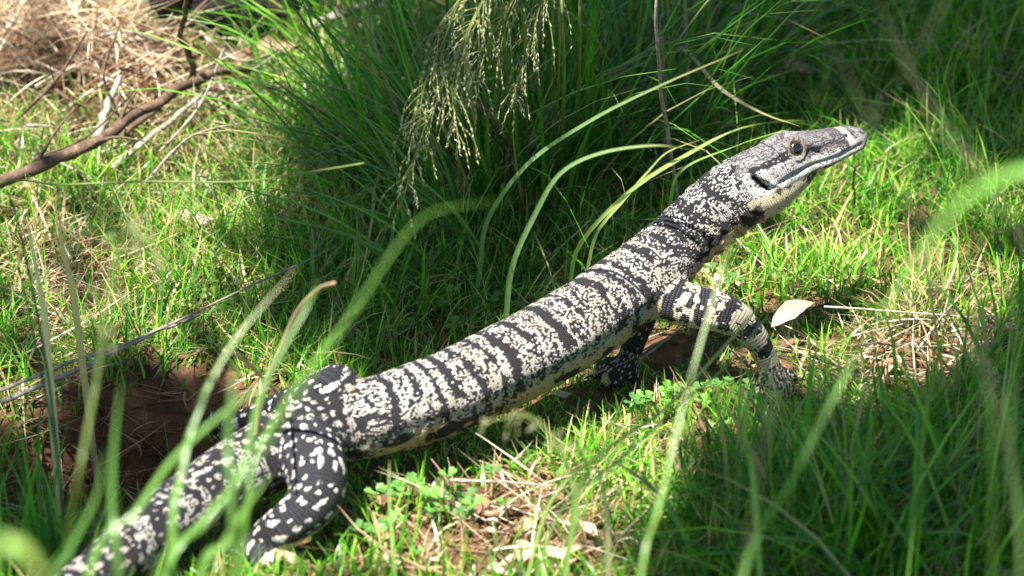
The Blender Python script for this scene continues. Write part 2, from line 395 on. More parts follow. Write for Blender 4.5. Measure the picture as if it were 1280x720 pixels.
    def ab(px_, py_, hw=.016):                     # photograph pixel on the right cheek -> (along, up)
        d = ray(px_, py_); t = np.dot(A0 + rr_ * hw - CP, rr_) / np.dot(d, rr_); w_ = CP + d * t - A0
        return np.array([np.dot(w_, f), np.dot(w_, uu)])
    hq = P - A0; ha = hq @ f; hbv = hq @ uu; hc = hq @ rr_
    isH = (part == 0) & (px + (vnoise(s / .006, arc / .006, 78) - .5) * 16 > 934)
    H2 = np.stack([ha, hbv], 1)
    sidew = sstep(.002, .007, np.abs(hc))
    def dline(pts):
        Q = [ab(*p) for p in pts]; dd = np.full(nv, 9.); tt = np.zeros(nv); m = len(Q) - 1; sg = np.zeros(nv)
        for i_ in range(m):
            a, b = Q[i_], Q[i_ + 1]; e = b - a; t = np.clip(((H2 - a) @ e) / (e @ e), 0, 1)
            pt = a + t[:, None] * e; dist = np.linalg.norm(H2 - pt, axis=1)
            k = dist < dd; dd = np.where(k, dist, dd); tt = np.where(k, (i_ + t) / m, tt); sg = np.where(k, e[0] * (H2[:, 1] - a[1]) - e[1] * (H2[:, 0] - a[0]), sg)
        return dd, tt, sg
    disp = np.zeros(nv)
    dm, tm, sgm = dline([(1080, 182), (1066, 189), (1052, 196), (1032, 202), (1008, 209), (984, 218), (964, 230)])
    mw = isH * sstep(.0, .012, np.abs(hc) + .010)
    disp -= mw * .0010 * np.exp(-(dm / .0011) ** 2)
    disp += mw * .0007 * np.exp(-((dm - .004) / .0026) ** 2)
    E = ab(996, 188); de = np.hypot((H2[:, 0] - E[0]), (H2[:, 1] - E[1]) * 1.25)
    es = isH * (np.abs(hc) > .006)
    disp -= es * .0042 * np.exp(-(de / .0068) ** 2)
    disp += es * .0019 * np.exp(-((de - .0085) / .0022) ** 2)
    db, tb_, _ = dline([(972, 190), (984, 181), (996, 177), (1010, 178), (1022, 184)])
    disp += es * .0030 * np.exp(-(db / .0030) ** 2)
    # hollow in front of the eye and along the canthus
    dc, _, _ = dline([(1012, 192), (1030, 187), (1046, 182)]); disp -= es * .0016 * np.exp(-(dc / .004) ** 2)
    dj, _, _ = dline([(950, 214), (968, 210), (985, 206)]); disp += isH * .0022 * np.exp(-(dj / .007) ** 2)      # jaw muscle
    ds_, ts_, _ = dline([(940, 221), (947, 229), (955, 233)])
    disp -= isH * sidew * .0070 * np.exp(-(ds_ / .0026) ** 2)
    dl_, _, _ = dline([(948, 219), (957, 226), (966, 231)]); disp += isH * sidew * .0022 * np.exp(-(dl_ / .0024) ** 2)
    Nn_ = ab(1058, 168, .009); dn = np.linalg.norm(H2 - Nn_, axis=1); disp -= isH * (np.abs(hc) > .003) * .0028 * np.exp(-(dn / .0019) ** 2)
    dt_, tt_, _ = dline([(984, 193), (960, 203), (938, 213)])
    tst = isH * sidew * (1 - sstep(.0018, .0036, dt_ + .0008 * tt_))
    # head colours
    top = isH * 1.0
    spk = vnoise(s / .0022, arc / .0022, 81)
    hp = .34 + .42 * sstep(.4, .6, spk); lh = np.array([.27, .255, .26])
    cheek = isH * sstep(0, .002, -(sgm) * -1e3 * 0 + 1) * 0
    Pv = np.where(isH, hp, Pv); light = np.where(isH[:, None], lh * (1 - wn_[:, None] * 0), light); dot = np.where(isH, .35, dot); darkc = np.where(isH[:, None], np.array([.07, .065, .068]), darkc)
    sgl = np.sign(np.cross(np.append(ab(964, 230) - ab(1080, 182), 0), [0, 0, 1])[2] + 1)
    A1, A2 = ab(1080, 182), ab(964, 230); below = (hbv - np.interp(ha, [A2[0], ab(1008, 209)[0], ab(1052, 196)[0], A1[0]], [A2[1], ab(1008, 209)[1], ab(1052, 196)[1], A1[1]]))
    lip = isH * (1 - sstep(.0045, .0065, np.abs(below - .0005)))
    light = light * (1 - lip[:, None] * .85) + np.array([.60, .60, .58]) * lip[:, None] * .85
    Pv = np.where(lip > .5, .93, Pv)
    low = isH * sstep(.004, .006, -below)
    light = light * (1 - low[:, None]) + np.array([.66, .58, .36]) * low[:, None]; Pv = np.where(low > .5, np.where(vnoise(ha / .011, arc / .02, 83) > .70, .15, .97), Pv)
    ck = isH * (below > 0) * sstep(.0, .003, dt_) * (hbv < np.interp(ha, [ab(938, 213)[0], ab(984, 193)[0], ab(1022, 196)[0]], [ab(938, 213)[1], ab(984, 193)[1], ab(1022, 196)[1]])) * (ha < ab(1012, 200)[0])
    light = light * (1 - ck[:, None] * .6) + np.array([.50, .49, .48]) * ck[:, None] * .6; Pv = np.where(ck > .5, np.maximum(Pv, .86), Pv)
    Pv = np.where(tst > .4, .05, Pv); darkc = np.where((tst > .4)[:, None], np.array([.02, .018, .018]), darkc)
    ba = lambda x, y, w_: isH * (1 - sstep(w_ * .6, w_, np.abs(ha - ab(x, y)[0] + .25 * (hbv - ab(x, y)[1]))))
    Pv = np.where((ba(1052, 174, .0062) > .5) & (below > .002), .22, Pv)
    Pv = np.where((ba(1034, 178, .0045) > .5) & (below > .004), .42, Pv)
    wb = ba(1066, 174, .0036) * (below > -.001); light = light * (1 - wb[:, None]) + np.array([.6, .61, .59]) * wb[:, None]; Pv = np.where(wb > .5, .97, Pv)
    tip = isH * (ha > ab(1073, 170)[0]); light = np.where((tip > 0)[:, None], np.array([.42, .42, .42]), light)
    orb = es * (1 - sstep(.0085, .0105, de)); Pv = np.where(orb > .5, .75, Pv); light = light * (1 - .7 * orb[:, None]) + np.array([.22, .18, .14]) * .7 * orb[:, None]
    hole = np.maximum(isH * sidew * np.exp(-(ds_ / .0024) ** 2), isH * np.exp(-(dn / .0017) ** 2)); Pv = np.where(hole > .45, .02, Pv); darkc = np.where((hole > .45)[:, None], np.array([.012, .011, .011]), darkc)
    # -------- legs
    sc_u = np.where(isH, s / .0013, u); sc_v = np.where(isH, theta / (2 * np.pi) * 130, v)
    for q in (1, 2, 3, 4):
        dd, ii = info[q]; k = part == q
        LC = dd[:, :3]; Tq, Uq, Sq = frames(LC); sl = np.r_[0, np.cumsum(np.linalg.norm(np.diff(LC, axis=0), axis=1))]
        w_ = P - LC[ii]; ls = sl[ii] + np.einsum('ij,ij->i', w_, Tq[ii]); lt = np.arctan2(np.einsum('ij,ij->i', w_, Sq[ii]), np.einsum('ij,ij->i', w_, Uq[ii]))
        la = lt * dd[ii, 3]
        if q in (2, 3):
            pp = spots(ls, la, (.0088, .0090), 101 + q, .10, .37) * .98
            lc = np.array([.55, .53, .49])
        else:
            bd_ = np.sin(ls / .021 * 2 * np.pi + 1.2 + 1.6 * vnoise(la / .02, ls / .03, 111))
            pp = np.where(bd_ + .9 * (vnoise(ls / .007, la / .007, 112) - .5) * 1.4 > -.25, .35 + .62 * (vnoise(ls / .006, la / .006, 113) > .33), .04); pp = np.where(ls > sl[-1] * .88, .40, pp)
            lc = np.array([.51, .45, .33])
        if q == 4: pp = pp * .25  # far foreleg: pale scales thinned to put its shade into the colour
        und = sstep(1.9, 2.3, np.abs(lt)); 
        Pv = np.where(k, np.where(und > .5, .85, pp), Pv); light = np.where(k[:, None], lc * (1 - und[:, None]) + np.array([.6, .5, .3]) * und[:, None], light)
        darkc = np.where(k[:, None], np.array([.019, .019, .023]), darkc)
        sc_u = np.where(k, ls / .0026 + 31 * q, sc_u); sc_v = np.where(k, lt * .024 / .0026 + 57 * q, sc_v); dot = np.where(k, 0, dot)
    # loose-skin wrinkles across neck, armpit and flank
    wr = np.sin((s / .0125 + 1.2 * fbm(theta * 2, s * 30, 91)) * 2 * np.pi) * (part == 0) * (~isH)
    disp += wr * (.0006 * sstep(780, 830, px) + .0005 * sstep(1.5, 1.9, ath) * sstep(440, 500, px)) 
    disp += (part == 0) * (~isH) * .0022 * (fbm(s * 28, theta * 2.2, 95) - .5)
    P2 = P + Nn * disp[:, None]
    me2.vertices.foreach_set('co', P2.astype(np.float32).ravel())
    def fattr(nm, a): at = me2.attributes.new(nm, 'FLOAT', 'POINT'); at.data.foreach_set('value', a.astype(np.float32))
    def vattr(nm, a): at = me2.attributes.new(nm, 'FLOAT_VECTOR', 'POINT'); at.data.foreach_set('vector', a.astype(np.float32).ravel())
    fattr('pale', np.clip(Pv, 0, 1)); fattr('dotted', dot); vattr('pale_color', light); vattr('dark_color', darkc); vattr('scale_uv', np.stack([sc_u, sc_v, np.zeros(nv)], 1))
    me2.polygons.foreach_set('use_smooth', np.ones(len(me2.polygons), bool)); me2.materials.clear(); me2.update()
    # -------- skin material: every scale is its own cell, pale or dark
    m, n_, l = newmat('lizard_skin')
    def at_(nm): a = n_.new('ShaderNodeAttribute'); a.attribute_name = nm; return a
    def mth(op, a, b=None, c=None):
        x = n_.new('ShaderNodeMath'); x.operation = op
        for i_, val in enumerate((a, b, c)):
            if val is None: continue
            if isinstance(val, (int, float)): x.inputs[i_].default_value = val
            else: l.new(val, x.inputs[i_])
        return x.outputs[0]
    sx = n_.new('ShaderNodeSeparateXYZ'); l.new(at_('scale_uv').outputs['Vector'], sx.inputs[0])
    fu = mth('FLOOR', sx.outputs[0]); vv = mth('ADD', sx.outputs[1], mth('MULTIPLY', mth('MODULO', fu, 2), .5)); fv = mth('FLOOR', vv)
    du = mth('SUBTRACT', mth('FRACT', sx.outputs[0]), .5); dv = mth('SUBTRACT', mth('FRACT', vv), .5)
    dist = mth('SQRT', mth('ADD', mth('MULTIPLY', du, du), mth('MULTIPLY', dv, dv)))
    cx = n_.new('ShaderNodeCombineXYZ'); l.new(fu, cx.inputs[0]); l.new(fv, cx.inputs[1])
    wnz = n_.new('ShaderNodeTexWhiteNoise'); wnz.noise_dimensions = '2D'; l.new(cx.outputs[0], wnz.inputs['Vector'])
    pale = mth('LESS_THAN', wnz.outputs['Value'], at_('pale').outputs['Fac'])
    sep = n_.new('ShaderNodeMapRange'); sep.interpolation_type = 'SMOOTHSTEP'; sep.inputs[1].default_value = .30; sep.inputs[2].default_value = .50; sep.inputs[3].default_value = 0; sep.inputs[4].default_value = 1; l.new(dist, sep.inputs[0])
    dfac = mth('ADD', mth('MULTIPLY', at_('dotted').outputs['Fac'], .8), .15)
    pale2 = mth('MULTIPLY', pale, mth('SUBTRACT', 1, mth('MULTIPLY', sep.outputs[0], dfac)))
    mx = n_.new('ShaderNodeMix'); mx.data_type = 'RGBA'; l.new(pale2, mx.inputs[0]); l.new(at_('dark_color').outputs['Color'], mx.inputs[6]); l.new(at_('pale_color').outputs['Color'], mx.inputs[7])
    jit = n_.new('ShaderNodeMapRange'); jit.inputs[3].default_value = .82; jit.inputs[4].default_value = 1.05; l.new(wnz.outputs['Color'], jit.inputs[0])
    m2 = n_.new('ShaderNodeMix'); m2.data_type = 'RGBA'; m2.blend_type = 'MULTIPLY'; m2.inputs[0].default_value = 1; l.new(mx.outputs[2], m2.inputs[6]); l.new(jit.outputs[0], m2.inputs[7])
    hgt = mth('SUBTRACT', 1, mth('POWER', mth('MULTIPLY', dist, 1.7), 2.5))
    bp = n_.new('ShaderNodeBump'); bp.inputs['Strength'].default_value = .85; bp.inputs['Distance'].default_value = .0011; l.new(hgt, bp.inputs['Height'])
    b = n_.new('ShaderNodeBsdfPrincipled'); b.inputs['Roughness'].default_value = .55; b.inputs['Specular IOR Level'].default_value = .22
    l.new(m2.outputs[2], b.inputs['Base Color']); l.new(bp.outputs[0], b.inputs['Normal'])
    o_ = n_.new('ShaderNodeOutputMaterial'); l.new(b.outputs[0], o_.inputs[0])
    liz = obj('monitor_lizard', me2, m)
    tag(liz, 'large black and cream banded monitor lizard walking through the grass with head raised', 'lizard')
    # -------- eyes
    m, n_, l = newmat('eye'); tc = n_.new('ShaderNodeTexCoord'); sx = n_.new('ShaderNodeSeparateXYZ'); l.new(tc.outputs['Object'], sx.inputs[0])
    cr = n_.new('ShaderNodeValToRGB'); cr.color_ramp.interpolation = 'LINEAR'
    e = cr.color_ramp.elements; e[0].position = 0; e[0].color = (.02, .012, .008, 1); e[1].position = 1; e[1].color = (.003, .003, .004, 1)
    for p_, c_ in ((.62, (.02, .012, .008, 1)), (.70, (.06, .034, .018, 1)), (.74, (.025, .015, .009, 1)), (.77, (.003, .003, .004, 1))): x = e.new(p_); x.color = c_
    mr = n_.new('ShaderNodeMapRange'); mr.inputs[1].default_value = 0; mr.inputs[2].default_value = .0076; l.new(sx.outputs[2], mr.inputs[0]); l.new(mr.outputs[0], cr.inputs[0])
    b = n_.new('ShaderNodeBsdfPrincipled'); b.inputs['Roughness'].default_value = .06; b.inputs['Coat Weight'].default_value = 1; b.inputs['Coat Roughness'].default_value = .02; l.new(cr.outputs[0], b.inputs['Base Color'])
    o_ = n_.new('ShaderNodeOutputMaterial'); l.new(b.outputs[0], o_.inputs[0])
    bm = bmesh.new(); bmesh.ops.create_uvsphere(bm, u_segments=32, v_segments=24, radius=.0076); eme = bpy.data.meshes.new('eye'); bm.to_mesh(eme); bm.free()
    for p_ in eme.polygons: p_.use_smooth = True
    eme.materials.append(m)
    for sgn in (1, -1):
        near = es.astype(bool) & (np.sign(hc) == sgn) & (de < .0022)
        hw = np.abs((P2 - A0) @ rr_)[near].mean() if near.any() else .014
        ce = A0 + f * E[0] + uu * E[1] + rr_ * sgn * (hw - .0034)
        eo = link(bpy.data.objects.new('eye', eme), liz); eo.location = ce
        look = rr_ * sgn * .9 + f * .25 + uu * .12
        eo.rotation_euler = Vector(look).to_track_quat('Z', 'Y').to_euler()
    # -------- claws
    cc = crom(np.array([[0, 0, 0], [.005, 0, .0012], [.010, 0, -.0015]]), 7); v_, f_ = tube(cc, np.linspace(.0021, .0003, 7), 7)
    cme = np_mesh('claw', v_, f_); cme.materials.append(M['claw'])
    for e_, d_ in claws:
        c = link(bpy.data.objects.new('claw', cme), liz); c.location = e_ - d_ * .001
        c.rotation_euler = (0, 0, math.atan2(d_[1], d_[0]))
    foot = [np.c_[C[:, :2], rw]] + [np.c_[legC[k][:, :2], legC[k][:, 3] * .9] for k in legC] + [np.c_[np.linspace(e_[:2] - d_[:2] * .03, e_[:2], 8), np.full(8, .006)] for e_, d_ in claws]
    return np.vstack(foot), np.vstack([C[:, :3]]), rh
FOOT, AXIS, ARH = build_lizard()

# ================================================================== GRASS
def clearance(x, y):
    out = np.empty(len(x)); fp = FOOT[::5]
    for a in range(0, len(x), 20000):
        d = np.hypot(x[a:a + 20000, None] - fp[None, :, 0], y[a:a + 20000, None] - fp[None, :, 1]) - fp[None, :, 2]
        out[a:a + 20000] = d.min(1)
    return out
def gpx(x, y):                                  # ground position -> photograph pixel
    return proj(np.stack([x, y, gh(x, y)], -1))
def blob(px, py, items):
    o = np.zeros(len(px))
    for cx, cy, rx, ry, a in items: o = np.maximum(o, a * np.exp(-(((px - cx) / rx) ** 2 + ((py - cy) / ry) ** 2)))
    return o
BARE = [(640, 650, 90, 45, .85), (700, 690, 70, 40, .75), (560, 700, 90, 30, .5), (860, 570, 60, 35, .7), (1140, 470, 95, 50, .8), (1200, 420, 70, 30, .6), (150, 570, 95, 70, 1.2), (50, 610, 50, 50, .8), (215, 505, 65, 30, 1.1),
        (140, 80, 200, 95, .85), (30, 60, 130, 100, .85), (260, 160, 70, 60, .7), (330, 110, 60, 40, .6), (70, 400, 60, 60, .5), (880, 350, 40, 25, .7), (820, 430, 50, 25, .7), (1040, 90, 80, 50, .4), (230, 260, 90, 50, .35)]
GREENS = np.array([[.085, .27, .016], [.135, .36, .024], [.055, .195, .018], [.22, .42, .04], [.038, .145, .022]])
def grass_colors(n, shade=None, yellow=.08, k=None):
    c = GREENS[rng.integers(0, len(GREENS), n)] * rng.uniform(.75, 1.25, (n, 1))
    y = rng.random(n) < yellow; c[y] = np.array([.42, .35, .15]) * rng.uniform(.6, 1.2, (y.sum(), 1))
    return c
def lawn():
    N = 165000
    x = rng.uniform(-.85, .85, N); y = rng.uniform(-.62, .95, N)
    px, py = gpx(x, y)
    keep = rng.random(N) > blob(px, py, BARE) * 1.3
    keep &= rng.random(N) < .12 + 1.5 * np.maximum(fbm(x * 13, y * 13, 201) - .16, 0)
    keep &= (np.abs(px - 640) < 760) & (py > -160) & (py < 900)
    x, y, px, py = x[keep], y[keep], px[keep], py[keep]; n = len(x)
    cl = clearance(x, y); k2 = cl > -.04; x, y, px, py, cl = x[k2], y[k2], px[k2], py[k2], cl[k2]; n = len(x)
    L = rng.uniform(.018, .066, n) * (.35 + 1.3 * fbm(x * 10, y * 10, 207))
    tall = blob(px, py, [(620, 250, 200, 130, 1), (1150, 680, 220, 90, 1.2), (1000, 80, 200, 100, .8), (420, 200, 130, 130, .5)])
    L *= 1 + tall * .9
    cap = .015 + .004 * rng.random(n) + np.maximum(cl, 0) * 1.2
    # blades on the camera side of the animal stay low so that its flank is seen
    L = np.minimum(L, cap); L *= 1 - blob(px, py, [(968, 512, 55, 36, .75), (330, 700, 50, 26, .5), (840, 440, 70, 30, .5)])
    root = np.stack([x, y, gh(x, y) - .003], -1)
    az = rng.uniform(0, 2 * np.pi, n); c = grass_colors(n, yellow=.13) * (.6 + .8 * fbm(x * 12, y * 12, 211))[:, None]
    dry = blob(px, py, [(300, 260, 140, 110, .45), (110, 330, 120, 90, .4), (1150, 460, 150, 80, .35), (650, 650, 150, 70, .25), (960, 330, 120, 60, .2), (150, 100, 200, 90, .7)])
    d = rng.random(n) < dry; c[d] = np.array([.46, .37, .20]) * rng.uniform(.6, 1.25, (d.sum(), 1))
    tip = c * 1.1 + np.array([.03, .02, 0])
    V, F, C = blades(root, az, L, np.abs(rng.normal(.25, .25, n)), rng.uniform(.1, 1.6, n), rng.uniform(.0009, .0030, n), c, 3, tip)
    o = obj('lawn_grass', np_mesh('lawn_grass', V, F, C), M['grass'])
    tag(o, 'fine bright green grass covering the ground around the lizard', 'grass', kind='stuff')
    # wider surroundings outside the frame
    N = 210000
    x = np.r_[rng.uniform(-1.5, 1.5, 130000), rng.uniform(-3.4, 3.4, 80000)]; y = np.r_[rng.uniform(-1.0, 1.9, 130000), rng.uniform(-1.6, 4.2, 80000)]; px, py = gpx(x, y)
    k = ((np.abs(px - 640) > 740) | (py < -140) | (py > 880)) & (np.hypot(x, y + 2) > .35); x, y = x[k], y[k]; q = rng.random(len(x)) < .2 + 1.3 * np.maximum(fbm(x * 6, y * 6, 221) - .15, 0); x, y = x[q], y[q]; n = len(x)
    c = grass_colors(n, yellow=.14)
    V, F, C = blades(np.stack([x, y, gh(x, y) - .003], -1), rng.uniform(0, 6.283, n), rng.uniform(.04, .13, n), np.abs(rng.normal(.25, .2, n)), rng.uniform(.2, 1.5, n), rng.uniform(.002, .0045, n), c, 3, c)
    o = obj('meadow_grass', np_mesh('meadow_grass', V, F, C), M['grass'])
    tag(o, 'rough green grass spreading away around the sunny clearing', 'grass', kind='stuff')
lawn()
def straw():
    N = 32000
    x = rng.uniform(-.75, .75, N); y = rng.uniform(-.5, .8, N); px, py = gpx(x, y)
    p = .10 + blob(px, py, [(140, 100, 220, 100, 1.), (30, 60, 140, 90, 1.), (300, 250, 140, 110, .5), (100, 350, 120, 110, .6), (215, 505, 70, 40, .7), (650, 660, 150, 70, .45), (860, 570, 90, 50, .4), (1140, 460, 150, 80, .6), (820, 440, 60, 30, .6), (900, 350, 60, 30, .5), (150, 560, 130, 100, 1.)])
    k = (rng.random(N) < p) & (clearance(x, y) > .006); x, y, px, py = x[k], y[k], px[k], py[k]; n = len(x)
    z = gh(x, y); pile = blob(px, py, [(120, 110, 130, 60, 1.), (30, 90, 120, 70, 1.)])
    root = np.stack([x, y, z + rng.uniform(0, .012, n) + pile * rng.uniform(0, .06, n)], -1)
    pal = np.array([[.42, .33, .21], [.26, .16, .09], [.58, .51, .38], [.15, .09, .05], [.32, .21, .13]]); c = pal[rng.integers(0, 5, n)] * rng.uniform(.6, 1.25, (n, 1))
    bz = rng.random(n) < blob(px, py, [(150, 560, 130, 90, .9)]); c[bz] = np.array([.24, .105, .05]) * rng.uniform(.5, 1.4, (bz.sum(), 1))
    V, F, C = blades(root, rng.uniform(0, 6.283, n), np.minimum(rng.uniform(.03, .12, n), .02 + 1.2 * np.maximum(clearance(x, y), 0)), rng.uniform(1.15, 1.6, n) - pile * rng.uniform(0, .8, n), rng.uniform(-.25, .5, n) + pile * rng.uniform(-.3, .9, n), rng.uniform(.0007, .0026, n), c, 4, c)
    o = obj('dry_straw', np_mesh('dry_straw', V, F, C), M['straw']); tag(o, 'dead straw and root fibres lying between the green grass', 'straw', kind='stuff')
straw()
# small crumbs of earth and bark on the bare patches
def crumbs():
    N = 9000; x = rng.uniform(-.6, .6, N); y = rng.uniform(-.45, .6, N); px, py = gpx(x, y)
    k = rng.random(N) < blob(px, py, BARE) * .8; x, y = x[k], y[k]; n = len(x)
    base = np.array([[1, 0, 0], [-1, 0, 0], [0, 1, 0], [0, -1, 0], [0, 0, 1], [0, 0, -1.]]); fc = np.array([[0, 2, 4], [2, 1, 4], [1, 3, 4], [3, 0, 4], [2, 0, 5], [1, 2, 5], [3, 1, 5], [0, 3, 5]])
    sz = rng.gamma(1.6, .0017, n)[:, None, None] * rng.uniform(.5, 1.4, (n, 6, 1)); a = rng.uniform(0, 6.28, n)
    B = base[None] * sz * np.array([1.3, .8, .6]); ca, sa = np.cos(a)[:, None], np.sin(a)[:, None]
    Bx = B[..., 0] * ca - B[..., 1] * sa; By = B[..., 0] * sa + B[..., 1] * ca
    V = np.stack([x[:, None] + Bx, y[:, None] + By, gh(x, y)[:, None] + B[..., 2] + .001], -1).reshape(-1, 3)
    F = (np.arange(n)[:, None, None] * 6 + fc[None]).reshape(-1, 3)
    o = obj('soil_crumbs', np_mesh('soil_crumbs', V, F, None, False), M['soil']); tag(o, 'crumbs of brown earth scattered on the bare patches', 'soil', kind='stuff')
crumbs()

# ------------------------------------------------------------------ tussocks: tall clumps
def tussock(px, py, n, spread, L, label, lean_dir=None, lean=.25, dark=1.0, width=(.0016, .0050), group=None, stems=0, py_root=None):
    n = int(n * .5); c = on_ground(px, py); root = empty('grass_tussock', c)
    a = rng.uniform(0, 6.283, n); r = np.sqrt(rng.random(n)) * spread
    x = c[0] + np.cos(a) * r; y = c[1] + np.sin(a) * r
    cl = clearance(x, y); k = cl > .008; x, y, a, cl = x[k], y[k], a[k], cl[k]; m = len(x)
    az = a + rng.normal(0, 1.1, m)
    if lean_dir is not None:
        w = rng.random(m) < .7; az = np.where(w, lean_dir + rng.normal(0, .45, m), az)
    # blades growing near the animal lean away from it rather than over it
    cen = FOOT[FOOT[:, 2] > .01]
    ni = np.array([np.argmin(np.hypot(cen[:, 0] - xx, cen[:, 1] - yy)) for xx, yy in zip(x, y)])
    away = np.arctan2(y - cen[ni, 1], x - cen[ni, 0]); near = (cl < .16); az = np.where(near, away + rng.normal(0, .7, m), az)
    Ln = rng.uniform(L[0], L[1], m); Ln = np.minimum(Ln, .05 + cl * 2.2)
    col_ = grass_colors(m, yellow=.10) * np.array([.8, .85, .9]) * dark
    V, F, C = blades(np.stack([x - c[0], y - c[1], gh(x, y) - c[2] - .004], -1), az, Ln, np.abs(rng.normal(lean + .08, .30, m)), rng.uniform(-.1, 1.9, m), rng.uniform(*width, m), col_, 6, col_ * 1.15)
    o = obj('leaf_blades', np_mesh('leaf_blades', V, F, C), M['grass'], root); o['kind'] = 'stuff'
    q = rng.random(m) < .45; k = int(q.sum()); sc_ = np.array([[.40, .31, .18], [.28, .18, .10], [.5, .43, .3]])[rng.integers(0, 3, k)] * rng.uniform(.6, 1.2, (k, 1))
    V, F, C = blades(np.stack([x[q] - c[0], y[q] - c[1], gh(x[q], y[q]) - c[2]], -1), rng.uniform(0, 6.283, k), np.minimum(Ln[q] * rng.uniform(.3, .8, k), .02 + cl[q] * 1.2), rng.uniform(.4, 1.45, k), rng.uniform(-.2, .9, k), rng.uniform(.001, .0028, k), sc_, 4, sc_)
    if k: o = obj('dead_leaves', np_mesh('dead_leaves', V, F, C), M['straw'], root); o['kind'] = 'stuff'
    tag(root, label, 'grass clump', group)
    return root, c
tussock(625, 280, 520, .075, (.16, .34), 'tall dark green tussock behind the middle of the lizard, under the drooping seed heads', None, .22, dark=.7)  # central clumps: dark-leaved grass, with extra shade put into its colour
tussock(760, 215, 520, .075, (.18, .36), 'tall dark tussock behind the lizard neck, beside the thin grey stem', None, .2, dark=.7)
tussock(520, 250, 190, .065, (.18, .36), 'tussock of long dark stems fanning out toward the fallen branch', math.pi * .85, .45)
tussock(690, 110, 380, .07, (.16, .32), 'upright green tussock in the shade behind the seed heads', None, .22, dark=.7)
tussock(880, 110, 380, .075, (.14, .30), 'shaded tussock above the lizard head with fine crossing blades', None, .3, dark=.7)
tussock(470, 60, 260, .06, (.14, .26), 'sunlit yellow green tussock beside the dark log', math.pi, .4)
tussock(480, 385, 170, .055, (.06, .13), 'low dark tussock beside the raised left hind knee', None, .35)
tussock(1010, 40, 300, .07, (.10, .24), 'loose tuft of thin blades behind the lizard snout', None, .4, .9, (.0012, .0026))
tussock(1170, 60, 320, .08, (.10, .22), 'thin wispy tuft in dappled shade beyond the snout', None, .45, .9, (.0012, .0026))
tussock(1250, 250, 260, .06, (.08, .17), 'small fine tuft beside the sunny patch ahead of the lizard', None, .4, 1, (.0012, .0024))
tussock(1120, 690, 420, .08, (.07, .15), 'shaded green tuft between the walking foreleg and the big pale blade', None, .35)
tussock(1235, 600, 420, .08, (.12, .25), 'dense dark tuft in deep shade ahead of the foreleg', None, .35)
tussock(1010, 730, 420, .08, (.08, .19), 'dark shaded tuft around the foot of the long pale blade', None, .35)
tussock(1200, 770, 420, .09, (.12, .26), 'deep green tuft on the shaded corner of the clearing', None, .4)
tussock(870, 670, 200, .05, (.04, .10), 'sunlit tuft at the edge of the shade below the foreleg', None, .4)
tussock(60, 760, 180, .05, (.10, .20), 'bright green tuft in front of the lizard tail', None, .3)
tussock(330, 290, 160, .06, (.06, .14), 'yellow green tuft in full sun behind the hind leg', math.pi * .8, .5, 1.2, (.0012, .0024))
tussock(390, 130, 150, .06, (.08, .18), 'sunlit tuft by the end of the fallen brown branch', math.pi * .9, .5, 1.15, (.0012, .0026))

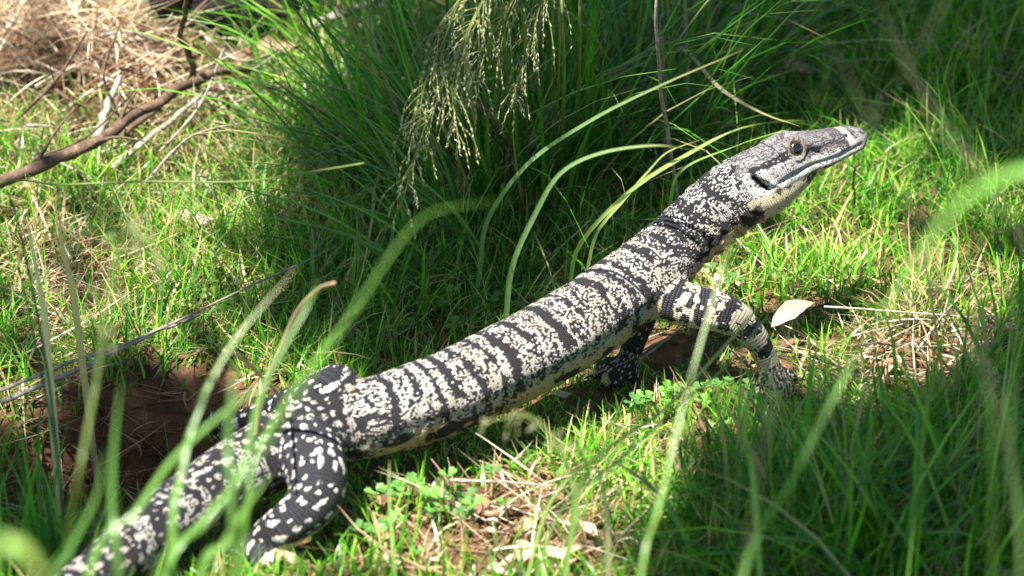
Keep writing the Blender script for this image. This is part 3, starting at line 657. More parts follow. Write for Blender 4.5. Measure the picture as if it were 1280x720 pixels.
# ================================================================== SHADE TREE (its crown hangs above the frame; it throws the shade)
def shade_tree():
    polys = [([(430, 200), (500, 60), (700, -90), (980, -90), (1000, 120), (900, 175), (840, 225), (770, 265), (690, 318), (600, 372), (520, 405), (440, 425), (380, 400), (390, 300)], 1.0, 2400),
             ([(1010, 545), (1120, 520), (1290, 440), (1400, 430), (1400, 800), (820, 800), (870, 690), (930, 610)], 1.0, 1700),
             ([(960, -80), (1400, -80), (1400, 190), (1240, 170), (1120, 110), (1000, 110)], 1.0, 1000),
             ([(20, 560), (120, 490), (250, 500), (240, 560), (140, 640), (20, 700)], 1.0, 330),
             ([(0, 0), (1280, 0), (1280, 560), (440, 560), (440, 720), (0, 720)], 1.0, 150),
             ([(1290, 180), (1600, 150), (1700, 800), (1400, 800), (1330, 420)], 1.0, 500)]
    def inside(poly, X, Y):
        c = np.zeros(len(X), bool); n = len(poly)
        for i in range(n):
            (x0, y0), (x1, y1) = poly[i], poly[(i + 1) % n]
            k = ((y0 > Y) != (y1 > Y)) & (X < (x1 - x0) * (Y - y0) / (y1 - y0 + 1e-9) + x0); c ^= k
        return c
    pts = []
    for poly, w, n in polys:
        a = np.array(poly); lo, hi = a.min(0), a.max(0)
        X = rng.uniform(lo[0], hi[0], n * 6); Y = rng.uniform(lo[1], hi[1], n * 6); k = inside(poly, X, Y)
        g = np.array([at_z(x, y, random.uniform(0, .06)) for x, y in zip(X[k][:n], Y[k][:n])])
        t = rng.uniform(2.25, 2.75, len(g)) / SUN[2]; pts.append(g + SUN[None] * t[:, None])
    pts = np.vstack(pts)
    lit = [(q, .066) for q in AXIS[60::12]] + [(at_d(x, y, d), .035) for x, y, d in ((600, 20, 2.22), (640, 40, 2.22), (560, 100, 2.22), (610, 100, 2.22), (660, 90, 2.24), (525, 180, 2.22), (505, 240, 2.22), (580, 150, 2.22))] + [(at_d(x, y, 2.1), .03) for x, y in ((790, 237), (865, 190), (920, 163), (965, 153))]
    ok = np.ones(len(pts), bool)
    for q, rad in lit:
        w = pts - q; ok &= np.linalg.norm(w - (w @ SUN)[:, None] * SUN, axis=1) > rad
    pts = pts[ok]
    trunk_xy = np.array([1.55, 1.35])
    # more unseen crown, added around the clearing to cut down the skylight
    m_ = 14000; a_ = rng.uniform(0, 6.283, m_); r_ = 2.9 * np.sqrt(rng.random(m_))
    ex = np.stack([.5 + r_ * np.cos(a_), .5 + r_ * np.sin(a_), 2.5 + 1.3 * rng.random(m_) * (1 - .5 * r_ / 2.9) + .3 * r_ / 2.9], -1)
    ex = ex[fbm(ex[:, 0] * 2.2, ex[:, 1] * 2.2, 303) > .38]
    gp = ex - SUN[None] * (ex[:, 2] / SUN[2])[:, None]; qx, qy = proj(gp); front = (gp - CP) @ FW > .2
    clear = front & (qx > -140) & (qx < 1420) & (qy > -200) & (qy < 1000)        # the gap in the crown that lets the sun reach the clearing
    pts = np.vstack([pts, ex[~clear]])
    n = len(pts)
    L = rng.uniform(.05, .10, n); W = L * rng.uniform(.3, .45, n); az = rng.uniform(0, 6.283, n); tl = rng.normal(0, .5, n)
    d = np.stack([np.cos(az) * np.cos(tl), np.sin(az) * np.cos(tl), np.sin(tl)], -1); sd_ = np.stack([-np.sin(az), np.cos(az), rng.normal(0, .35, n)], -1)
    prof = [(0, .08), (.3, .5), (.65, .42), (1, .03)]
    V = np.stack([np.stack([pts + d * (L * t)[:, None] - sd_ * (W * w)[:, None], pts + d * (L * t)[:, None] + sd_ * (W * w)[:, None]], 1) for t, w in prof], 1).reshape(-1, 3)
    F = (np.arange(n)[:, None, None] * 8 + (np.arange(3)[:, None] * 2 + np.array([[0, 1, 3, 2]]))[None]).reshape(-1, 4)
    C = np.repeat(np.array([.05, .11, .03])[None] * rng.uniform(.7, 1.4, (n, 1)), 8, 0)
    z0 = float(gh(*trunk_xy)); base = np.array([*trunk_xy, z0])
    root = empty('shade_tree', base); tag(root, 'slender leafy tree leaning over the clearing and shading the tussocks', 'tree')
    o = obj('crown', np_mesh('crown', V - base, F, C), M['treeleaf'], root); o['kind'] = 'stuff'
    tr = crom(np.array([[0, 0, -.03], [.03, -.02, .9], [-.05, -.05, 1.8], [-.15, -.1, 2.7], [-.2, -.15, 3.4]]), 24)
    v, f = tube(tr, np.linspace(.055, .018, 24), 12, knob=.12); trunk = obj('trunk', np_mesh('trunk', v, f), M['bark'], root)
    for k_ in range(9):
        a0 = k_ * .7 + .2; st = tr[14 + k_]; g = np.array([.5 + 2.3 * math.cos(a0), .5 + 2.3 * math.sin(a0), 2.9]) - base; g[2] = 2.8 + .08 * k_
        cc = crom(np.array([st, st * .6 + g * .4 + np.array([0, 0, .25]), g]), 16); v, f = tube(cc, np.linspace(.026, .006, 16), 8, knob=.1); obj('limb', np_mesh('limb', v, f), M['bark'], root)
    for tgt, hz in ((0, .1), (1, .3), (2, .45), (5, .25)):
        a_ = np.array(polys[tgt][0]).mean(0); g = at_z(a_[0], a_[1], 0) + SUN * 2.6 - base
        st = tr[16]; cc = crom(np.array([st, st * .6 + g * .4 + np.array([0, 0, .12]), g + np.array([0, 0, .03])]), 16)
        v, f = tube(cc, np.linspace(.02, .005, 16), 8, knob=.1); obj('limb', np_mesh('limb', v, f), M['bark'], root)
shade_tree()

# ================================================================== BRANCHES AND STICKS
def stick(name, pts, wpx, mat, label, cat, z=None, group=None, sides=10, knob=.16, n=40, taper=.6, twigs=0):
    rows = []
    for p in pts:
        if len(p) == 2: q = on_ground(p[0], p[1], (z if z is not None else .01))
        else: q = at_z(p[0], p[1], p[2])
        rows.append(q)
    C = crom(np.array(rows), n); base = C[0].copy(); r = wpx * .5 * mpp(C[len(C) // 2])
    jit = np.stack([vnoise(np.arange(n) * .22, np.full(n, k * 3.3 + pts[0][0]), 7 + k) - .5 for k in range(3)], -1) * r * .9
    v, f = tube(C - base + jit, r * np.linspace(1, taper, n), sides, knob=knob, seed=int(abs(pts[0][0])) % 50)
    o = obj(name, np_mesh(name, v, f), mat); o.location = base; tag(o, label, cat, group)
    for k in range(twigs):
        i = random.randint(4, n - 5); a = C[i] - base; dirv = np.array([random.uniform(-1, 1), random.uniform(-.6, 1), random.uniform(.1, .8)]); dirv /= np.linalg.norm(dirv)
        L = random.uniform(.03, .07); cc = crom(np.array([a, a + dirv * L * .5 + np.array([0, 0, .005]), a + dirv * L]), 8)
        v, f = tube(cc, np.linspace(r * .35, r * .1, 8), 6, knob=.15, seed=k); obj('side_twig', np_mesh('side_twig', v, f), mat, o)
    return o
stick('fallen_branch', [(-60, 246, .03), (0, 226, .045), (80, 196, .06), (150, 157, .07), (215, 116, .075), (262, 93, .07), (325, 83, .05)], 17, M['bark'], 'long crooked brown branch fallen across the straw heap', 'branch', knob=.2, n=60, taper=.6, twigs=4)
stick('broken_stick', [(122, 170, .05), (134, 135, .06), (150, 96, .07)], 12, M['greywood'], 'short pale grey stick leaning on the brown branch', 'stick')
stick('broken_stick', [(140, 210, .02), (180, 178, .03), (222, 146, .04), (264, 110, .045)], 9, M['greywood'], 'thin grey stick lying just below the brown branch', 'stick')
stick('broken_stick', [(150, 172, .04), (190, 140, .05), (240, 100, .05), (270, 84, .05)], 8, M['bark'], 'thin brown stick lying alongside the fallen branch', 'stick')
stick('dead_vine', [(243, 92, .06), (236, 70, .09), (226, 42, .12), (231, 14, .16), (238, -20, .2)], 9, M['bark'], 'knotted brown vine rising from the branch to the dark log', 'vine', knob=.35)
stick('dark_log', [(200, -6), (270, 6), (350, 4), (450, -26)], 70, M['darkwood'], 'dark weathered log lying behind the straw heap', 'log', z=.04, sides=26, knob=.3, taper=.8)
stick('broken_stick', [(395, 30, .05), (450, 8, .06), (500, -14, .07)], 12, M['greywood'], 'grey stick resting against the end of the dark log', 'stick')
stick('dead_stalk', [(0, 503, .03), (110, 456, .05), (190, 417, .05), (250, 393, .045)], 7, M['greywood'], 'long bleached stem lying over the grass behind the tail', 'stem', taper=.5)
stick('dead_stalk', [(-10, 492, .035), (90, 452, .055), (170, 424, .06), (330, 350, .06), (420, 308, .05)], 5, M['greywood'], 'thinner weathered stem running beside the long bleached one', 'stem', taper=.4)
stick('dead_stalk', [(848, 250, .03), (838, 190, .09), (826, 110, .17), (820, 40, .24), (822, -40, .3)], 6, M['greywood'], 'thin grey stem standing upright behind the lizard neck', 'stem', knob=.08, taper=.6)
stick('dead_stalk', [(770, 470, .01), (820, 434, .015), (862, 402, .02)], 4.5, M['greywood'], 'dry straw stalk poking out beneath the raised foreleg', 'stem', knob=.05)
stick('dead_stalk', [(748, 466, .012), (800, 440, .02), (838, 420, .02)], 3.5, M['greywood'], 'thin dry stalk lying under the lizard chest', 'stem', knob=.05)
stick('dead_stalk', [(1030, 383, .03), (1100, 388, .035), (1180, 394, .04), (1260, 400, .04)], 3, M['greywood'], 'straight pale stalk lying past the large dry leaf', 'stem', knob=.05)
stick('dead_stalk', [(1120, 350, .05), (1140, 375, .03), (1165, 400, .01)], 3, M['greywood'], 'short pale stalk crossing the straight one', 'stem', knob=.05)
stick('dead_stalk', [(1068, 262, .01), (1067, 235, .04), (1068, 208, .08)], 4, M['bark'], 'short reddish stalk standing below the lizard snout', 'stem', knob=.05)
stick('dead_stalk', [(560, 600, .03), (620, 602, .03), (690, 607, .03)], 4, M['greywood'], 'pale dry stalk lying below the belly', 'stem', knob=.05)
stick('dead_stalk', [(600, 130, .2), (630, 175, .12), (660, 212, .03)], 9, M['bark'], 'stout brown reed stub slanting inside the dark tussock', 'stem', knob=.05)
for k in range(46):
    px = random.choice([random.uniform(-20, 300), random.uniform(-20, 330), random.uniform(1000, 1270), random.uniform(560, 900)])
    py = random.uniform(10, 210) if px < 340 else (random.uniform(400, 500) if px > 950 else random.uniform(600, 715))
    tw = 'lying in the straw heap by the fallen branch' if px < 340 else ('lying on the leafy soil ahead of the foreleg' if px > 950 else 'lying on the bare earth below the belly')
    a = random.uniform(-.9, .9); L = random.uniform(40, 110); h = random.uniform(.015, .05) if px < 340 else .012
    stick('dry_twig', [(px, py, h), (px + L * .5 * math.cos(a), py - L * .5 * math.sin(a) + random.uniform(-5, 5), h + .01), (px + L * math.cos(a), py - L * math.sin(a), h)], random.uniform(2.5, 5), random.choice([M['greywood'], M['bark'], M['greywood']]), 'thin dry twig ' + tw, 'twig', group='thin twigs ' + tw, n=14, sides=6)

for k, (a_, b_, c_, w_) in enumerate([((20, 150, .03), (70, 100, .08), (110, 40, .13), 5), ((90, 60, .04), (150, 40, .08), (220, 60, .05), 6), ((40, 200, .03), (110, 170, .07), (170, 110, .06), 4), ((180, 230, .02), (240, 170, .05), (330, 150, .04), 4), ((60, 20, .08), (120, 70, .07), (200, 100, .05), 5), ((250, 40, .06), (300, 75, .06), (360, 60, .05), 5), ((150, 150, .05), (130, 90, .1), (150, 30, .14), 4), ((200, 190, .03), (250, 130, .07), (280, 60, .1), 4)]):
    stick('bent_twig', [a_, b_, c_], w_, M['greywood'] if k % 2 else M['bark'], 'bent twig tangled in the straw heap around the fallen branch', 'twig', group='bent twigs tangled around the fallen branch', n=24, sides=7, twigs=1)

# ================================================================== DRY LEAVES
def dry_leaf_mesh(k, L=1.0, W=.45, curl=.5):
    n = 9; t = np.linspace(0, 1, n); w = W * .5 * np.sin(np.pi * t ** .8) ** .8 + .004
    cols = np.linspace(-1, 1, 7); rr = np.random.default_rng(k)
    V = []
    for i in range(n):
        for c in cols:
            x = t[i] - .5; y = c * w[i] * (1 + .12 * rr.normal()) + .06 * math.sin(t[i] * 3 + k)
            z = curl * .5 * (c ** 2) * w[i] + .10 * math.sin(t[i] * 4 + k) + .015 * rr.normal()
            V.append((x * L, y * L, z * L))
    i = np.arange(n - 1)[:, None] * 7; j = np.arange(6)[None]; F = np.stack([i + j, i + j + 1, i + j + 8, i + j + 7], -1).reshape(-1, 4)
    return np.array(V), F
LEAFC = [(.42, .30, .21), (.40, .27, .18), (.50, .41, .33), (.22, .12, .07), (.46, .34, .27)]
leaf_meshes = []
for k in range(5):
    v, f = dry_leaf_mesh(k, 1, .32 + .05 * k, .4 + .2 * k); leaf_meshes.append(np_mesh('dry_leaf', v, f, np.array(LEAFC[k]))); leaf_meshes[-1].materials.append(M['dryleaf'])
def dry_leaf(px, py, Lpx, rz, label, k=None, lift=.008, tilt=(0, 0), group=None):
    p = on_ground(px, py, lift); o = link(bpy.data.objects.new('dry_leaf', leaf_meshes[random.randrange(5) if k is None else k])); o.location = p
    s_ = Lpx * mpp(p); o.scale = (s_, s_, s_); o.rotation_euler = (tilt[0], tilt[1], rz); tag(o, label, 'leaf', group)
dry_leaf(992, 392, 74, .62, 'large pale pinkish dry leaf propped beside the foreleg', 0, .034, (.5, -.2))
dry_leaf(243, 272, 46, .1, 'pale dry leaf lying in the sunny grass behind the tussock', 2, .03, (.5, 0))
dry_leaf(702, 492, 26, .4, 'small whitish dry leaf under the belly', 2, .012, (.4, 0))
dry_leaf(664, 655, 44, 1.2, 'pale split dry leaf on the bare earth below the belly', 0, .01, (.2, .1))
dry_leaf(652, 690, 46, 1.5, 'pale dry leaf lying on the bare soil, overlapped by a split one', 4, .008, (.1, .1))
dry_leaf(628, 712, 40, .3, 'curled cream dry leaf beside clover on the bare earth', 2, .01, (.3, .1))
dry_leaf(345, 58, 60, .6, 'broad brown dry leaf against the dark log', 1, .04, (.8, 0))
dry_leaf(285, 66, 64, .2, 'brown dry leaf stuck between vine and branch', 3, .05, (.7, .2))
dry_leaf(1000, 85, 52, .3, 'brown dry leaf in the dappled shade behind the snout', 1, .03, (.6, 0))
for k in range(80):
    reg = random.choice([(1060, 420, 1230, 510, 'on the soil ahead of the foreleg'), (1060, 420, 1230, 510, 'on the soil ahead of the foreleg'), (580, 600, 740, 715, 'on the bare earth below the belly'), (600, 620, 720, 715, 'on the bare earth below the belly'), (820, 545, 900, 600, 'on the bare spot under the foreleg'), (20, 20, 330, 200, 'in the straw heap by the fallen branch'), (1060, 60, 1270, 200, 'in the dappled shade beyond the snout'), (420, 690, 560, 716, 'beside the clover near the hind foot'), (860, 330, 930, 370, 'under the lizard throat'), (250, 120, 340, 300, 'in the sunny grass below the branch end')])
    dry_leaf(random.uniform(reg[0], reg[2]), random.uniform(reg[1], reg[3]), random.uniform(16, 44), random.uniform(0, 6.28), 'small dry brown leaf fragment ' + reg[4], None, .012, (random.uniform(-.4, .5), random.uniform(-.3, .3)), 'small dry leaves ' + reg[4])

# ================================================================== CLOVER
def heart():
    n = 6; V = [(0, 0, 0)]; out = []
    for i in range(13):
        a = -1.05 + 2.1 * i / 12; r = .9 + .12 * math.cos(a * 3.2) - .22 * math.exp(-(a / .22) ** 2)
        out.append((r * math.cos(a * .62) * 1.0, r * math.sin(a * .62) * 1.05, .14 * abs(math.sin(a * .62)) + .05))
    mid = [(x * .55, y * .55, z * .25) for x, y, z in out]
    V += mid + out; F = []
    for i in range(12): F.append((0, 1 + i, 2 + i, 2 + i)); F.append((1 + i, 14 + i, 15 + i, 2 + i))
    return np.array(V), F
hv, hf = heart()
lm = bpy.data.meshes.new('leaflet'); lm.from_pydata(hv.tolist(), [], [tuple(dict.fromkeys(f)) for f in hf]); lm.update()
def tint_mesh(me, c):
    me = me.copy(); at = me.color_attributes.new('tint', 'FLOAT_COLOR', 'POINT'); at.data.foreach_set('color', np.tile(np.r_[c, 1.], len(me.vertices)).astype(np.float32))
    for p in me.polygons: p.use_smooth = True
    me.materials.append(M['clover']); return me
leaflets = [tint_mesh(lm, c) for c in ((.10, .25, .05), (.14, .31, .06), (.08, .20, .05))]
sv, sf = tube(crom(np.array([[0, 0, -.25], [.12, 0, .5], [0, 0, 1.]]), 6), .035, 6); stem_me = np_mesh('stem', sv, sf, np.array([.18, .28, .08])); stem_me.materials.append(M['clover'])
CPLACE = {680: 'in the shade of the dark tussock', 700: 'in the shade of the dark tussock', 640: 'in the shade of the dark tussock', 735: 'in the shade of the dark tussock', 664: 'tucked against the lizard back', 560: 'tucked against the lizard back', 880: 'under the stretched foreleg', 840: 'under the stretched foreleg', 900: 'under the stretched foreleg', 950: 'beside the forefoot', 930: 'beside the forefoot', 985: 'beside the forefoot', 790: 'in the shadow of the lizard chest', 330: 'beside the right hind foot', 425: 'behind the right hind knee', 110: 'in the sunny grass below the fallen branch'}
CLOVER = [(680, 292, 3), (664, 425, 4), (700, 250, 3), (640, 300, 2), (560, 425, 4), (735, 235, 3), (545, 610, 8), (500, 640, 10), (560, 655, 8), (470, 690, 8), (600, 640, 5), (880, 520, 8), (840, 500, 7), (900, 560, 6), (950, 520, 6), (790, 520, 6), (700, 520, 4), (640, 530, 4), (930, 470, 3), (330, 705, 3), (110, 320, 3), (880, 375, 3), (425, 600, 4), (470, 600, 4), (985, 545, 5)]
CROOT = []
for cx, cy, m in CLOVER:
    for _ in range(m):
        px, py = cx + random.gauss(0, 20), cy + random.gauss(0, 11); p = on_ground(px, py)
        c_ = clearance(np.array([p[0]]), np.array([p[1]]))[0]
        if c_ < .004: continue
        CROOT.append((p, min(random.uniform(.012, .035), .012 + c_ * .6), CPLACE.get(cx, 'by the bare earth below the lizard belly') if (cx, cy) not in ((560, 655), (640, 530)) else 'by the bare earth below the lizard belly'))
for p, h, place in CROOT:
    r = empty('clover_plant', p, random.uniform(0, 6.28)); tag(r, 'small three-leaved clover ' + place, 'clover', 'clovers ' + place)
    st = link(bpy.data.objects.new('stem', stem_me), r); st.scale = (h * .6, h * .6, h)
    L = random.uniform(.006, .0115); me = random.choice(leaflets)
    for k in range(3):
        lf = link(bpy.data.objects.new('leaflet', me), r); lf.location = (0, 0, h); lf.scale = (L, L, L); lf.rotation_euler = (random.uniform(-.2, .2), random.uniform(-.45, .1), k * 2.094)

# ================================================================== SEED HEADS
def seed_head(path, label, nb=26, blen=(.04, .09), depth_=None, dens=7, group=None, col_s=(.44, .45, .24), hang=.8):
    """path: list of world points from root to tip; the last half bears the drooping panicle"""
    C = crom(np.array(path), 60); base = C[0].copy(); C = C - base
    root = empty('grass_seed_head', base); tag(root, label, 'seed head', group)
    v, f = tube(C, np.linspace(.0014, .0004, 60), 6); obj('stem', np_mesh('stem', v, f, np.array([.16, .22, .06])), M['grass'], root)
    parts = []; spk = []
    for b in range(nb):
        i = int(28 + 31 * b / nb); a = C[i]; T = C[min(i + 1, 59)] - C[i - 1]; T /= np.linalg.norm(T)
        L = random.uniform(*blen) * random.uniform(.5, 1.1) * (1 - .45 * b / nb); side = np.array([random.gauss(0, 1), random.gauss(0, 1), random.gauss(0, .4)]); side /= np.linalg.norm(side)
        d0 = T * .6 + side * .6; cc = crom(np.array([a, a + d0 * L * .35, a + d0 * L * .6 + np.array([0, 0, -hang * L * .25]), a + d0 * L * .7 + np.array([0, 0, -hang * L * .7])]), 12)
        parts.append(tube(cc, np.linspace(.00035, .00018, 12), 4))
        for q in range(dens):
            k = random.randint(3, 11); p = cc[k]; t = cc[k] - cc[k - 1]; t = t / np.linalg.norm(t); t = t + np.random.default_rng(b * 50 + q).normal(0, .3, 3); t /= np.linalg.norm(t)
            l = random.uniform(.0024, .0042); sc = crom(np.array([p, p + t * l * .5, p + t * l]), 4); spk.append(tube(sc, np.array([.0002, .00045, .00035, .0001]), 4))
    v, f = join(parts); o = obj('branchlets', np_mesh('branchlets', v, f, np.array([.25, .26, .09])), M['straw'], root); o['kind'] = 'stuff'
    v, f = join(spk); c = np.repeat(np.array(col_s)[None] * rng.uniform(.7, 1.5, (len(spk), 1)), len(spk[0][0]), 0); o = obj('spikelets', np_mesh('spikelets', v, f, c), M['straw'], o); o['kind'] = 'stuff'
def hang_path(rootpx, pts, d):
    r = on_ground(*rootpx); return [r] + [at_d(x, y, d + k * .0) for k, (x, y) in enumerate(pts)]
SH = [((700, 250), [(705, 60), (690, -50), (640, -30), (590, 40), (548, 120), (520, 190), (500, 265)], 2.22, 'longest drooping seed head, its tip hanging lowest beside the tussock', 34),
      ((690, 235), [(700, 40), (690, -50), (655, -20), (618, 40), (592, 100), (570, 160)], 2.24, 'dense pale seed head drooping straight down over the tussock', 30),
      ((720, 235), [(725, 40), (718, -50), (690, -30), (668, 30), (652, 90), (640, 135)], 2.26, 'short seed head drooping over the upright shaded tussock', 26),
      ((660, 240), [(655, 40), (640, -40), (610, -10), (580, 50), (566, 110), (572, 170)], 2.20, 'wispy seed head hanging between the longest and the dense one', 28),
      ((640, 250), [(630, 40), (610, -40), (580, -10), (555, 50), (530, 110), (524, 170)], 2.2, 'thin yellowish seed head hanging behind the longest one', 22)]
for rp, pts, d, lab, nb in SH: seed_head(hang_path(rp, pts, d), lab, int(nb * 1.5), dens=8, hang=.5)
seed_head([on_ground(740, 800)] + [at_d(x, y, 1.66) for x, y in ((730, 700), (715, 600), (690, 545), (655, 520), (600, 530))], 'blurred pale seed head bending before the lizard belly', 16, (.015, .05), dens=3, col_s=(.34, .34, .2))
seed_head([on_ground(60, 800)] + [at_d(x, y, 1.45) for x, y in ((90, 640), (120, 480), (140, 350), (165, 280), (200, 330))], 'blurred pale seed head hanging before the sunny bank', 18, (.02, .05), col_s=(.4, .38, .22))

# ================================================================== LONG SINGLE BLADES AND STEMS
G1, G2, G3, Y1 = (.13, .27, .05), (.09, .20, .04), (.20, .34, .08), (.34, .42, .13)
def long_blade(pts, wpx, d0, d1, color, label, kind='blade', root=True, n=40):
    m = len(pts); W = [at_d(x, y, d0 + (d1 - d0) * i / (m - 1)) for i, (x, y) in enumerate(pts)]
    if root:
        p0 = W[0]; dr = W[0] - W[1]; dr /= np.linalg.norm(dr); dr = dr * .5 + np.array([0, 0, -1.]); dr /= np.linalg.norm(dr)
        g = float(gh(p0[0], p0[1])); t = max((p0[2] - g) / -dr[2], .004); W = [p0 + dr * t + np.array([0, 0, -.004])] + ([p0 + dr * t * .5] if t > .05 else []) + W
    C = crom(np.array(W), n); base = C[0].copy(); w = wpx * .5 * (d0 + d1) / FP * (.68 if d0 < 1.72 else .85)
    if kind == 'blade':
        v, f, c = ribbon(C - base, w, color, random.choice([np.array(color) * 1.15, np.array([.38, .28, .13])]), .3, -ray(*pts[len(pts) // 2]) + np.array([random.uniform(-.5, .5), 0, .5]))
        o = obj('grass_shoot', np_mesh('grass_shoot', v, f, c), M['grass'])
    else:
        v, f = tube(C - base, w * .5 * np.linspace(1, .5, n), 8); o = obj('grass_stalk', np_mesh('grass_stalk', v, f, np.array(color)), M['grass'] if color[1] > color[0] else M['straw'])
    o.location = base; tag(o, label, 'grass'); return o
LB = long_blade
LB([(925, 730), (985, 610), (1040, 500), (1090, 410), (1150, 310), (1180, 270)], 9, 1.4, 1.5, G1, 'long pale blade rising from the shade across the grass ahead of the foreleg')
LB([(800, 730), (822, 640), (842, 560), (870, 450), (905, 330), (915, 290)], 7, 1.5, 1.6, G3, 'upright pale blade crossing in front of the lizard neck')
LB([(690, 625), (760, 560), (830, 512), (890, 450), (930, 405), (950, 380)], 6, 1.92, 2.02, Y1, 'sunlit straw green stem reaching up to the raised foreleg', 'stem')
LB([(700, 640), (780, 570), (850, 505), (900, 465), (960, 395)], 5, 1.9, 2.0, G3, 'thin green stem running beside the straw green one to the foreleg', 'stem')
LB([(1420, 700), (1400, 420), (1360, 270), (1300, 215), (1240, 228), (1185, 268), (1140, 345), (1110, 420)], 24, 1.0, 1.05, (.14, .34, .05), 'broad very blurred green blade arching over ahead of the snout')
LB([(180, 760), (260, 650), (330, 560), (400, 450), (460, 360), (510, 290), (550, 262), (640, 250)], 6, 1.3, 1.35, G1, 'blurred blade arching over the lizard back toward the tussock')
LB([(640, 335), (668, 270), (700, 218), (750, 192), (820, 182), (880, 190)], 9, 2.28, 2.05, (.16, .27, .1), 'soft pale blade arching before the dark tussock')
LB([(610, 275), (660, 205), (740, 150), (830, 105), (930, 62)], 8, 2.36, 2.1, (.15, .25, .1), 'thin soft blade slanting across the shaded tussocks')
LB([(215, 680), (225, 600), (245, 520), (290, 430), (370, 335)], 13, 1.5, 1.55, G1, 'blurred green blade slanting up before the hind foot')
LB([(150, 740), (140, 640), (142, 560), (152, 470)], 15, 1.4, 1.4, G2, 'blurred upright green blade before the hollow')
LB([(290, 640), (285, 560), (290, 480), (294, 450)], 14, 1.4, 1.4, G2, 'blurred upright green blade beside the tail base')
LB([(110, 720), (170, 640), (220, 570), (300, 500), (340, 480)], 13, 1.45, 1.45, G1, 'blurred green blade leaning over the tail toward the hip')
LB([(200, 740), (255, 650), (300, 590), (330, 480), (380, 390), (400, 350)], 12, 1.5, 1.55, G1, 'blurred bright blade crossing the hip')
LB([(245, 740), (280, 680), (310, 630), (340, 590)], 16, 1.45, 1.45, G1, 'short blurred blade crossing the tail base')
LB([(470, 360), (400, 440), (340, 530), (310, 620)][::-1], 10, 1.52, 1.5, G1, 'long blurred blade reaching up past the raised hind knee')
LB([(-30, 760), (-10, 700), (10, 680), (40, 700), (60, 760)], 45, .95, .95, (.2, .36, .06), 'very blurred bright green blade tip curling low in front of the tail')
LB([(60, 760), (85, 690), (120, 620), (130, 560)], 14, 1.4, 1.4, G2, 'blurred green blade rising beside the tail tip')
LB([(325, 505), (345, 450), (372, 390), (398, 362), (418, 354)], 11, 2.08, 1.9, (.34, .25, .14), 'brown dry stalk curving up behind the hip', 'stem')
LB([(350, 500), (330, 475), (305, 450), (280, 438)], 9, 2.09, 1.95, (.36, .28, .17), 'dry stalk crossing the brown curved one behind the hip', 'stem')
LB([(725, 305), (790, 237), (865, 190), (920, 163), (965, 153), (1010, 152), (1060, 165)], 7, 2.33, 2.0, Y1, 'bright yellow green blade arching over the lizard head')
LB([(850, 215), (920, 183), (960, 169), (990, 160)], 5, 2.44, 2.2, G3, 'short green blade lying behind the nape of the lizard')
LB([(745, 295), (780, 250), (810, 215), (835, 190), (875, 175)], 6, 2.33, 2.2, Y1, 'yellow green blade curling up behind the lizard shoulder')
LB([(-10, 235), (80, 231), (180, 227), (300, 227), (380, 216), (455, 204)], 4.5, 2.2, 2.1, (.20, .25, .08), 'long straight green stem crossing below the fallen branch', 'stem')
LB([(72, 570), (60, 470), (42, 370), (25, 290), (10, 240)], 6, 2.0, 2.02, (.05, .12, .04), 'dark green stem standing behind the hollow', 'stem')
LB([(66, 540), (48, 450), (34, 380), (22, 330)], 4.5, 2.02, 2.04, (.05, .12, .04), 'thinner dark stem beside the dark green one', 'stem')
LB([(735, 560), (748, 590), (758, 640), (760, 690)][::-1], 8, 1.85, 1.88, (.4, .36, .2), 'pale dry blade standing on the bare earth')
LB([(722, 620), (735, 590), (722, 560), (716, 548)], 9, 1.85, 1.86, G3, 'short broad green blade beside the pale dry one')
LB([(492, 700), (488, 650), (486, 600), (487, 575)], 6, 1.92, 1.93, G3, 'small upright blade in the clover below the hip')
LB([(940, 590), (930, 560), (935, 500), (950, 470)], 9, 1.8, 1.84, G1, 'green blade rising under the raised forefoot')
LB([(1240, 560), (1225, 470), (1218, 380), (1222, 330)], 9, 1.3, 1.3, G2, 'blurred dark blade standing at the sunny edge of the deep shade')
LB([(1275, 700), (1262, 560), (1270, 430), (1260, 300)], 10, 1.3, 1.3, G2, 'blurred dark blade rising tall out of the deep shade')
LB([(1000, 330), (1040, 240), (1090, 150), (1150, 60), (1180, 0)], 1.8, 1.2, 1.2, (.26, .25, .17), 'blurred grey stem slanting up past the snout', 'stem')
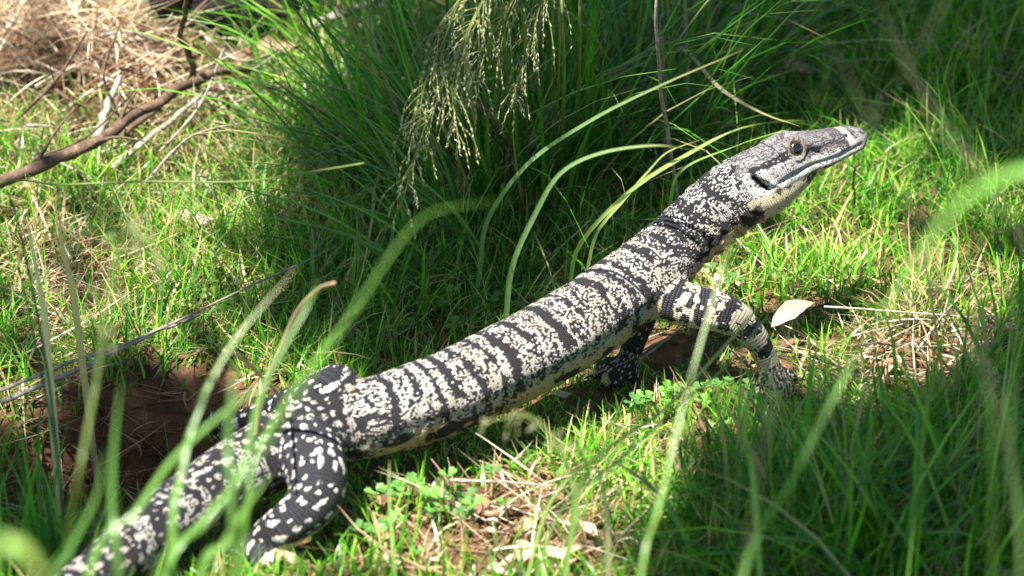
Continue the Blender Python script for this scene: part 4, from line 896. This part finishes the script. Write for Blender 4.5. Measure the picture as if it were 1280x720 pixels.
LB([(1260, 560), (1200, 420), (1150, 290), (1100, 170), (1040, 60), (1000, -20)], 1.6, 1.2, 1.22, (.27, .25, .18), 'blurred dry stem crossing the grey one near the snout', 'stem')
LB([(1300, 400), (1230, 230), (1150, 110), (1090, -10)], 3, 1.25, 1.27, (.24, .24, .15), 'blurred straw stem leaning through the dappled shade', 'stem')
LB([(1330, 330), (1240, 210), (1120, 150), (1010, 120)], 2.6, 1.3, 1.32, (.2, .25, .12), 'blurred thin stem lying low above the snout', 'stem')
LB([(1180, 330), (1200, 220), (1230, 110), (1280, 0)], 5, 1.7, 1.72, G2, 'soft green blade leaning outward beyond the snout')
LB([(1290, 330), (1210, 260), (1150, 220), (1090, 205)], 3, 1.6, 1.65, (.22, .24, .13), 'soft thin stem pointing at the lizard snout', 'stem')
LB([(850, 60), (900, 110), (950, 140), (1000, 158)], 7, 2.62, 2.35, (.25, .22, .14), 'soft brown blade drooping toward the lizard snout')
LB([(60, 452), (56, 400), (46, 340), (30, 262)], 13, 2.1, 2.08, (.55, .45, .32), 'long cream strip of dry reed standing behind the tail')
LB([(92, 372), (84, 335), (76, 300), (74, 262)], 11, 2.18, 2.16, (.5, .36, .24), 'short tan strip of dry reed beside the cream one')

# fan of long dark stems leaning out of the tussock
for k in range(26):
    bx, by = random.uniform(520, 640), random.uniform(290, 370); a = random.uniform(1.9, 2.85); L = random.uniform(190, 340)
    p1 = (bx + L * .5 * math.cos(a - .12), by - L * .5 * math.sin(a - .12)); p2 = (bx + L * math.cos(a), by - L * math.sin(a) * .95)
    g = on_ground(bx, by); d = depth(g) - .03
    C = crom(np.array([g - np.array([0, 0, .005]), at_d(*p1, d - .07), at_d(*p2, d - .12)]), 24); base = C[0].copy()
    v, f, c = ribbon(C - base, random.uniform(2.8, 5) * mpp(g), np.array(random.choice([(.05, .12, .035), (.07, .16, .04), (.10, .20, .05)])), None, .3, -ray(*p1) + np.array([0, 0, .4]))
    o = obj('grass_shoot', np_mesh('grass_shoot', v, f, c), M['grass']); o.location = base; tag(o, 'long dark grass blade leaning out of the tussock toward the fallen branch', 'grass', 'long dark blades fanning from the tussock')
